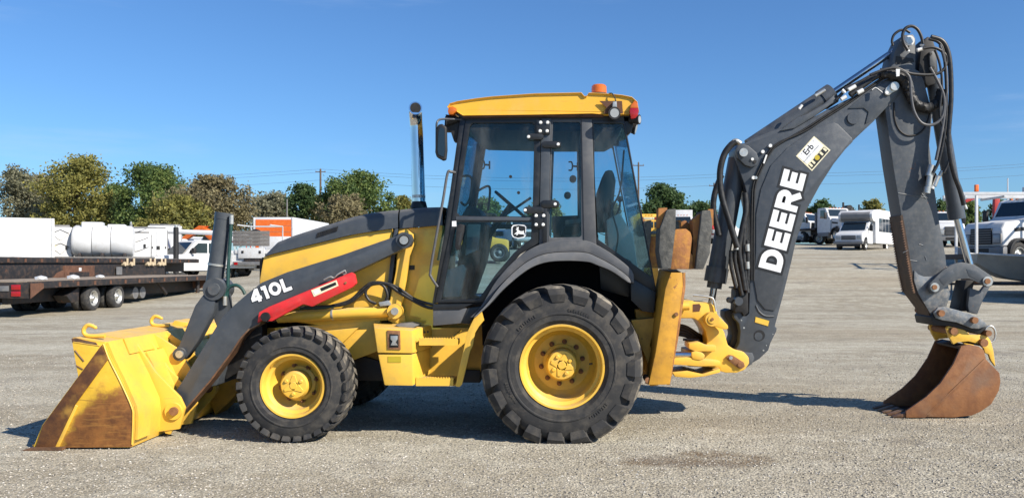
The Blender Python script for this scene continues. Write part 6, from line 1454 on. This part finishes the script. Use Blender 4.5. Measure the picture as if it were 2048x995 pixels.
def conv_truck(name, label, hood_mat, cab_mat, L_=2.0, body=None, big=1.0):
    """conventional truck, front bumper at x=0, body towards -X"""
    o = root(name, label, 'truck'); hw = 1.15
    hd = plan('hood', [(-.08, .85), (-.02, 1.55), (-.25, 1.86), (-1.75, 2.02), (-1.75, .85)], .98, hood_mat, o, .10, 3)
    cb = plan('cab', [(-1.72, .75), (-1.72, 2.02), (-1.95, 2.12), (-2.35, 2.85), (-2.6, 2.95), (-3.7, 2.95), (-3.75, .75)], 1.12, cab_mat, o, .09, 3)
    bm = bmesh.new()
    for q in ((-2.02 + .05, -.98, 2.16), (-2.02 + .05, .98, 2.16), (-2.37 + .05, .92, 2.80), (-2.37 + .05, -.92, 2.80)): bm.verts.new(q)
    bm.faces.new(bm.verts[:]); finish(bm, 'windshield', 'vehicle_glass', cb)
    box('grille', -.06, .02, -.52, .52, .95, 1.62, 'black', hd, .02)
    for i in range(6): box('grille_bar', .0, .03, -.5, .5, 1.02 + i * .1, 1.045 + i * .1, 'grey_metal', hd, 0)
    box('bumper', -.12, .14, -1.18, 1.18, .52, .84, 'grey_metal', o, .04); box('bumper_insert', .138, .145, -.5, .5, .58, .78, 'black', o, 0)
    for s in (-1, 1):
        box('headlight', -.05, .03, s * .76 - .16, s * .76 + .16, 1.02, 1.34, 'lens_grey', hd, .03)
        box('headlight_bezel', -.08, .012, s * .76 - .21, s * .76 + .21, .97, 1.39, 'grey_metal', hd, .03)
        prism('side_window', [(-3.2, 2.05), (-3.2, 2.75), (-2.5, 2.75), (-2.2, 2.05)], s * 1.124 - .006, s * 1.124 + .006, 'vehicle_glass', cb, 0, px=False)
        arch = [(-.9 + .66 * math.cos(a), .55 + .66 * math.sin(a)) for a in [math.pi * i / 12 for i in range(13)]]; arch2 = [(-.9 + .56 * math.cos(a), .55 + .56 * math.sin(a)) for a in [math.pi * (12 - i) / 12 for i in range(13)]]
        prism('wheel_arch', arch + arch2, s * 1.06 - .14, s * 1.06 + .14, 'black' if hood_mat == 'white_paint' else hood_mat, hd, .01, px=False)
        prism('side_vent', [(-1.6, 1.55), (-1.6, 1.7), (-.75, 1.62), (-.75, 1.47)], s * .985 - .01, s * .985 + .01, 'black', hd, .006, px=False)
        vwheel(o, -.9, s * .98, .52, .3, s); box('mirror', -2.0, -1.86, s * 1.42 - .12, s * 1.42 + .12, 1.95, 2.5, 'black', o, .03); tube('mirror_arm', [(-1.9, s * 1.1, 2.5), (-1.9, s * 1.42, 2.45)], .025, 'black', o, 6, 1)
        for x in (-6.3, -7.6): vwheel(o, x, s * .95, .52, .3, s); vwheel(o, x, s * .62, .52, .3, s)
        box('step_tank', -3.6, -1.9, s * 1.0 - .15, s * 1.0 + .15, .45, .8, 'grey_metal', o, .04)
    box('chassis', -8.4, -.3, -.42, .42, .7, 1.05, 'dark_frame', o, .02)
    for i in range(5): box('marker_lamp', -2.58, -2.46, -.6 + i * .3 - .05, -.6 + i * .3 + .05, 2.93, 3.0, 'amber', cb, .01)
    if body == 'vac':
        bm = bmesh.new(); bcyl(bm, (-8.3, 0, 2.25), (-4.2, 0, 2.25), 1.12, None, 24); finish(bm, 'tank', 'white_paint', o)
        box('tank_saddle', -8.2, -4.3, -.9, .9, 1.05, 1.4, 'dark_frame', o, .02)
        tube('suction_boom', [(-4.3, 0, 3.35), (-6, .1, 3.6), (-8, .1, 3.5)], .2, 'white_worn', o, 10); box('hose_reel', -4.4, -3.9, -.5, .5, 2.9, 3.7, 'grey_metal', o, .05); box('filter_house', -5.6, -4.8, -.8, .8, 3.2, 3.7, 'white_worn', o, .05)
    elif body == 'deck':
        box('deck', -8.4, -4.0, -1.2, 1.2, 1.08, 1.25, 'dark_frame', o, .02); box('headboard', -4.1, -3.95, -1.15, 1.15, 1.25, 2.6, 'grey_metal', o, .02)
    elif body == 'box':
        box('van_body', -9.4, -4.0, -1.25, 1.25, 1.1, 3.6, 'white_paint', o, .04)
    return o
vt = conv_truck('vacuum_truck', 'white tank truck with black hood, its chrome front wheel turned to the yard', 'black', 'white_paint', body='vac'); place(vt, 1668, 77, -42)
# lower, short-nosed black equipment behind
def tower():
    o = root('vertical_mixer', 'tall black ribbed machine standing between the two white trucks', 'machine')
    for i in range(6): box('ribbed_panel', -.9 + i * .3, -.62 + i * .3, -.8, .8, .6, 3.9 - .1 * (i % 2), 'black', o, .02)
    cyl('drum', (.3, -.6, 3.9), (.3, .6, 3.9), .42, 'black', o, n=18); box('base', -1.1, 1.1, -.9, .9, .0, .6, 'dark_frame', o, .03)
    cyl('stack', (-.5, -.5, 3.9), (-.5, -.5, 4.6), .12, 'dark_frame', o, n=10)
    return o
tw = tower(); place(tw, 1690, 82, 10); tw.scale = (.8, .8, .86)
wt2 = conv_truck('highway_truck', 'white highway tractor cab partly hidden behind the shuttle bus', 'white_paint', 'white_paint', body='deck'); place(wt2, 1706, 72, -75, .4)
def shuttle():
    o = root('shuttle_bus', 'white cutaway shuttle bus with grey cap over its windshield', 'bus')
    hd = plan('hood', [(0, .55), (.02, 1.05), (-.1, 1.18), (-.95, 1.36), (-.95, .5)], .95, 'white_paint', o, .09, 3)
    cb = plan('cab', [(-.92, .45), (-.92, 1.36), (-1.65, 2.02), (-2.4, 2.05), (-2.4, .45)], .97, 'white_paint', o, .06, 3)
    bm = bmesh.new(); vs = [bm.verts.new(p) for p in ((-1.0, -.84, 1.42), (-1.0, .84, 1.42), (-1.58, .78, 1.98), (-1.58, -.78, 1.98))]; bm.faces.new(vs)
    for v in vs: v.co.x += .055
    finish(bm, 'windshield', 'vehicle_glass', cb)
    bd = plan('coach_body', [(-2.35, .55), (-2.3, 2.0), (-1.75, 2.06), (-1.45, 2.25), (-1.42, 2.55), (-1.9, 2.84), (-3.2, 2.92), (-7.2, 2.92), (-7.3, 2.8), (-7.3, .5), (-2.4, .5)], 1.18, 'white_paint', o, .09, 3)
    prism('cap', [(-1.43, 2.26), (-1.40, 2.54), (-1.62, 2.70), (-1.72, 2.66), (-1.6, 2.08)], -1.02, 1.02, 'grey_metal', bd, .04, px=False)
    box('grille', -.04, .045, -.5, .5, .72, 1.02, 'grey_metal', hd, .02)
    for i in range(3): box('grille_bar', .042, .055, -.46, .46, .76 + i * .09, .80 + i * .09, 'black', hd, 0)
    box('bumper', -.1, .16, -1.0, 1.0, .42, .62, 'grey_metal', o, .04); box('air_dam', -.05, .1, -.8, .8, .26, .41, 'black', o, .02)
    for s in (-1, 1):
        box('headlight', -.08, .04, s * .72 - .17, s * .72 + .17, .76, 1.02, 'lens_grey', hd, .04)
        prism('door_window', [(-2.2, 1.35), (-2.2, 1.9), (-1.72, 1.9), (-1.25, 1.42)], s * .975 - .006, s * .975 + .006, 'vehicle_glass', cb, 0, px=False)
        for i in range(4): prism('coach_window', [(-3.9 - i * .85, 1.35), (-3.9 - i * .85, 2.3), (-3.12 - i * .85, 2.3), (-3.12 - i * .85, 1.35)], s * 1.183 - .006, s * 1.183 + .006, 'vehicle_glass', bd, 0, px=False)
        arch = [(-.78 + .50 * math.cos(a), .42 + .50 * math.sin(a)) for a in [math.pi * i / 12 for i in range(13)]]
        prism('wheel_well', arch, s * .95 - .02, s * .95 + .02, 'black', hd, 0, px=False)
        for x in (-.78, -5.4): vwheel(o, x, s * (.86 if x > -2 else 1.02), .38, .24, s)
        box('mirror', -1.3, -1.15, s * 1.18 - .1, s * 1.18 + .1, 1.35, 1.75, 'black', o, .03)
    return o
sh_ = shuttle(); place(sh_, 1697, 58.5, -126)
dr = conv_truck('delivery_truck', 'white truck with deck body behind the dipper arm', 'white_paint', 'white_paint', body='deck'); place(dr, 1904, 66, -100)
hv = conv_truck('conventional_truck', 'big white truck with black grille and long sloping hood facing the boat', 'white_paint', 'white_paint', body='box'); place(hv, 1962, 40, 203); hv.scale = (1.12, 1.12, 1.12)
# white overhead rack with orange markers
def rack():
    o = root('rack_truck', 'white steel overhead rack with orange tips on a low white truck', 'rack')
    for y in (0, 1.9):
        for x in (0, 4.2): box('upright', x - .05, x + .05, y - .05, y + .05, 0, 3.55, 'white_paint', o, .006)
        box('top_rail', -.6, 4.6, y - .06, y + .06, 3.40, 3.54, 'white_paint', o, .006)
        box('marker_tip', -.07, .07, y - .07, y + .07, 3.56, 3.86, 'orange', o, .01)
    for x in (-.5, 1.2, 2.9, 4.5): box('cross_rail', x - .05, x + .05, -.1, 2.0, 3.3, 3.39, 'white_paint', o, .006)
    box('base_deck', -.5, 4.7, -.15, 2.05, .62, .85, 'dark_frame', o, .02)
    for x in (.7, 3.6):
        for y in (.05, 1.85): vwheel(o, x, y, .4, .24, -1 if y < 1 else 1)
    return o
rk = rack(); place(rk, 1953, 37.0, 0, .1)
# jon boat on its trailer
def boat():
    o = root('jon_boat', 'grey metal flat-bottomed boat with pale rim in front of the white truck', 'boat'); bm = bmesh.new()
    st_ = [(0, .32, .95, 1.28), (.45, .55, .62, 1.24), (1.0, .68, .40, 1.20), (1.8, .76, .28, 1.17), (3.2, .8, .24, 1.15), (4.6, .8, .24, 1.15)]
    rows = []
    for x, b_, z0, z1 in st_:
        rows.append([bm.verts.new((x, -b_ - .10, z1)), bm.verts.new((x, -b_ * .92, z0 + .28)), bm.verts.new((x, -b_ * .75, z0)), bm.verts.new((x, 0, z0 - .03)), bm.verts.new((x, b_ * .75, z0)), bm.verts.new((x, b_ * .92, z0 + .28)), bm.verts.new((x, b_ + .10, z1))])
    for a, b in zip(rows, rows[1:]):
        for i in range(6): bm.faces.new((a[i], a[i + 1], b[i + 1], b[i]))
    bm.faces.new(rows[0]); bm.faces.new(rows[-1])
    ex_ = bmesh.ops.solidify(bm, geom=bm.faces[:], thickness=.02)
    hl = finish(bm, 'hull', 'hull_grey', o, 30)
    for s in (-1, 1): tube('gunwale', [(x, s * (b_ + .10), z1 + .01) for x, b_, z0, z1 in st_], .035, 'white_worn', hl, 6, 3)
    for x in (1.6, 3.2): box('thwart', x - .15, x + .15, -.7, .7, .95, .99, 'hull_grey', o, .01)
    return o
btm = boat(); bX = (1948 - CX) * 31 / F; btm.location = (bX, 31, terr(bX, 31) + .22); btm.rotation_euler.z = R(-4)
def boat_trailer():
    o = root('boat_trailer', 'dark boat trailer with a winch post under the grey boat', 'trailer')
    for s in (-1, 1):
        tube('frame_rail', [(-.9, 0, .42), (.6, s * .5, .42), (4.6, s * .62, .42)], .04, 'dark_frame', o, 6, 1); vwheel(o, 3.6, s * .95, .28, .2, s)
        box('bunk', .8, 4.5, s * .42 - .05, s * .42 + .05, .44, .50, 'grey_wood', o, .006)
    cyl('axle', (3.6, -.9, .28), (3.6, .9, .28), .035, 'dark_frame', o, n=8); tube('winch_post', [(-.25, 0, .42), (-.3, 0, 1.15), (-.1, 0, 1.3)], .04, 'black', o, 6, 1); cyl('winch', (-.3, -.1, 1.2), (-.3, .1, 1.2), .12, 'black', o, n=12)
    cyl('jack_stand', (-.8, 0, 0), (-.8, 0, .7), .035, 'grey_metal', o, n=8)
    return o
btt = boat_trailer(); btt.location = (bX, 31, terr(bX, 31) - .02); btt.rotation_euler.z = R(-4)
# red folding crane behind the rack
def crane():
    o = root('knuckle_crane', 'dark red folding crane arm behind the white overhead rack', 'crane')
    box('truck_bed', -2.5, 2.5, -1.1, 1.1, .9, 1.3, 'dark_frame', o, .03); cyl('pedestal', (1.2, 0, 1.3), (1.2, 0, 2.6), .25, 'red_crane', o, n=12)
    prism('mast', [(1.0, 2.3), (1.5, 2.3), (1.45, 4.2), (1.05, 4.2)], -.2, .2, 'red_crane', o, .03, px=False); prism('jib', [(1.3, 4.1), (1.35, 4.45), (-.4, 4.2), (-2.6, 3.3), (-2.6, 3.1), (-.4, 3.9)], -.16, .16, 'red_crane', o, .03, px=False)
    for x in (-1.6, 1.8):
        for s in (-1, 1): vwheel(o, x, s * .95, .48, .28, s)
    box('control_box', 1.9, 2.6, -.6, .6, 1.3, 3.6, 'white_worn', o, .05); cyl('antenna', (2.2, 0, 3.6), (2.2, 0, 5.6), .05, 'white_paint', o, n=6)
    return o
cr = crane(); place(cr, 1962, 70, 0)
# trucks glimpsed between the stabilizer pads and the boom
w3 = conv_truck('highway_truck', 'white truck front seen between the two stabilizer pads', 'white_paint', 'white_paint', body='box'); place(w3, 1365, 84, -95)
w4 = conv_truck('highway_truck', 'red-cabbed truck front seen behind the boom cylinder', 'red_crane', 'red_crane', body='deck'); place(w4, 1444, 82, -88)
b4 = boom_truck('service truck with red folded crane seen beside the stabilizer pad', 'red_crane', 5); place(b4, 1400, 90, 20)
# seen through the cab: white pickups and a yellow forklift-like machine
pk2 = pickup(); pk2['label'] = 'white pickup seen through the lower cab door glass'; place(pk2, 1042, 62, -75)
pk3 = pickup(); pk3['label'] = 'white pickup seen through the cab beside the yellow compact loader'; place(pk3, 1008, 66, -100)
def loader():
    o = root('compact_loader', 'small yellow compact loader seen through the lower cab door glass', 'loader')
    plan('body', [(-1.3, .5), (-1.3, 1.5), (-.9, 1.75), (.2, 1.7), (.5, 1.2), (1.2, 1.1), (1.2, .5)], .65, 'bus_yellow', o, .08)
    plan('canopy', [(-.7, 2.3), (-.7, 2.38), (.6, 2.38), (.6, 2.3)], .6, 'black', o, .02)
    for x, y in ((-.6, -.5), (-.6, .5), (.5, -.5), (.5, .5)): box('post', x - .04, x + .04, y - .04, y + .04, 1.2, 2.3, 'black', o, .01)
    for x in (-.8, .8):
        for s in (-1, 1): vwheel(o, x, s * .72, .45, .3, s, 'grey_metal')
    return o
ld = loader(); place(ld, 968, 42, 0, 0)
lx = (968 - CX) * 42 / F
# tall box truck parked outside the frame, whose long shadow reaches into the yard
sh1 = box_truck('tall white box truck parked beyond the boat, casting a long shadow', 'white_paint', 7.0, 1.25, 3.9, 1.1); sh1.location = (16.7, 28.1, .05); sh1.rotation_euler.z = 0
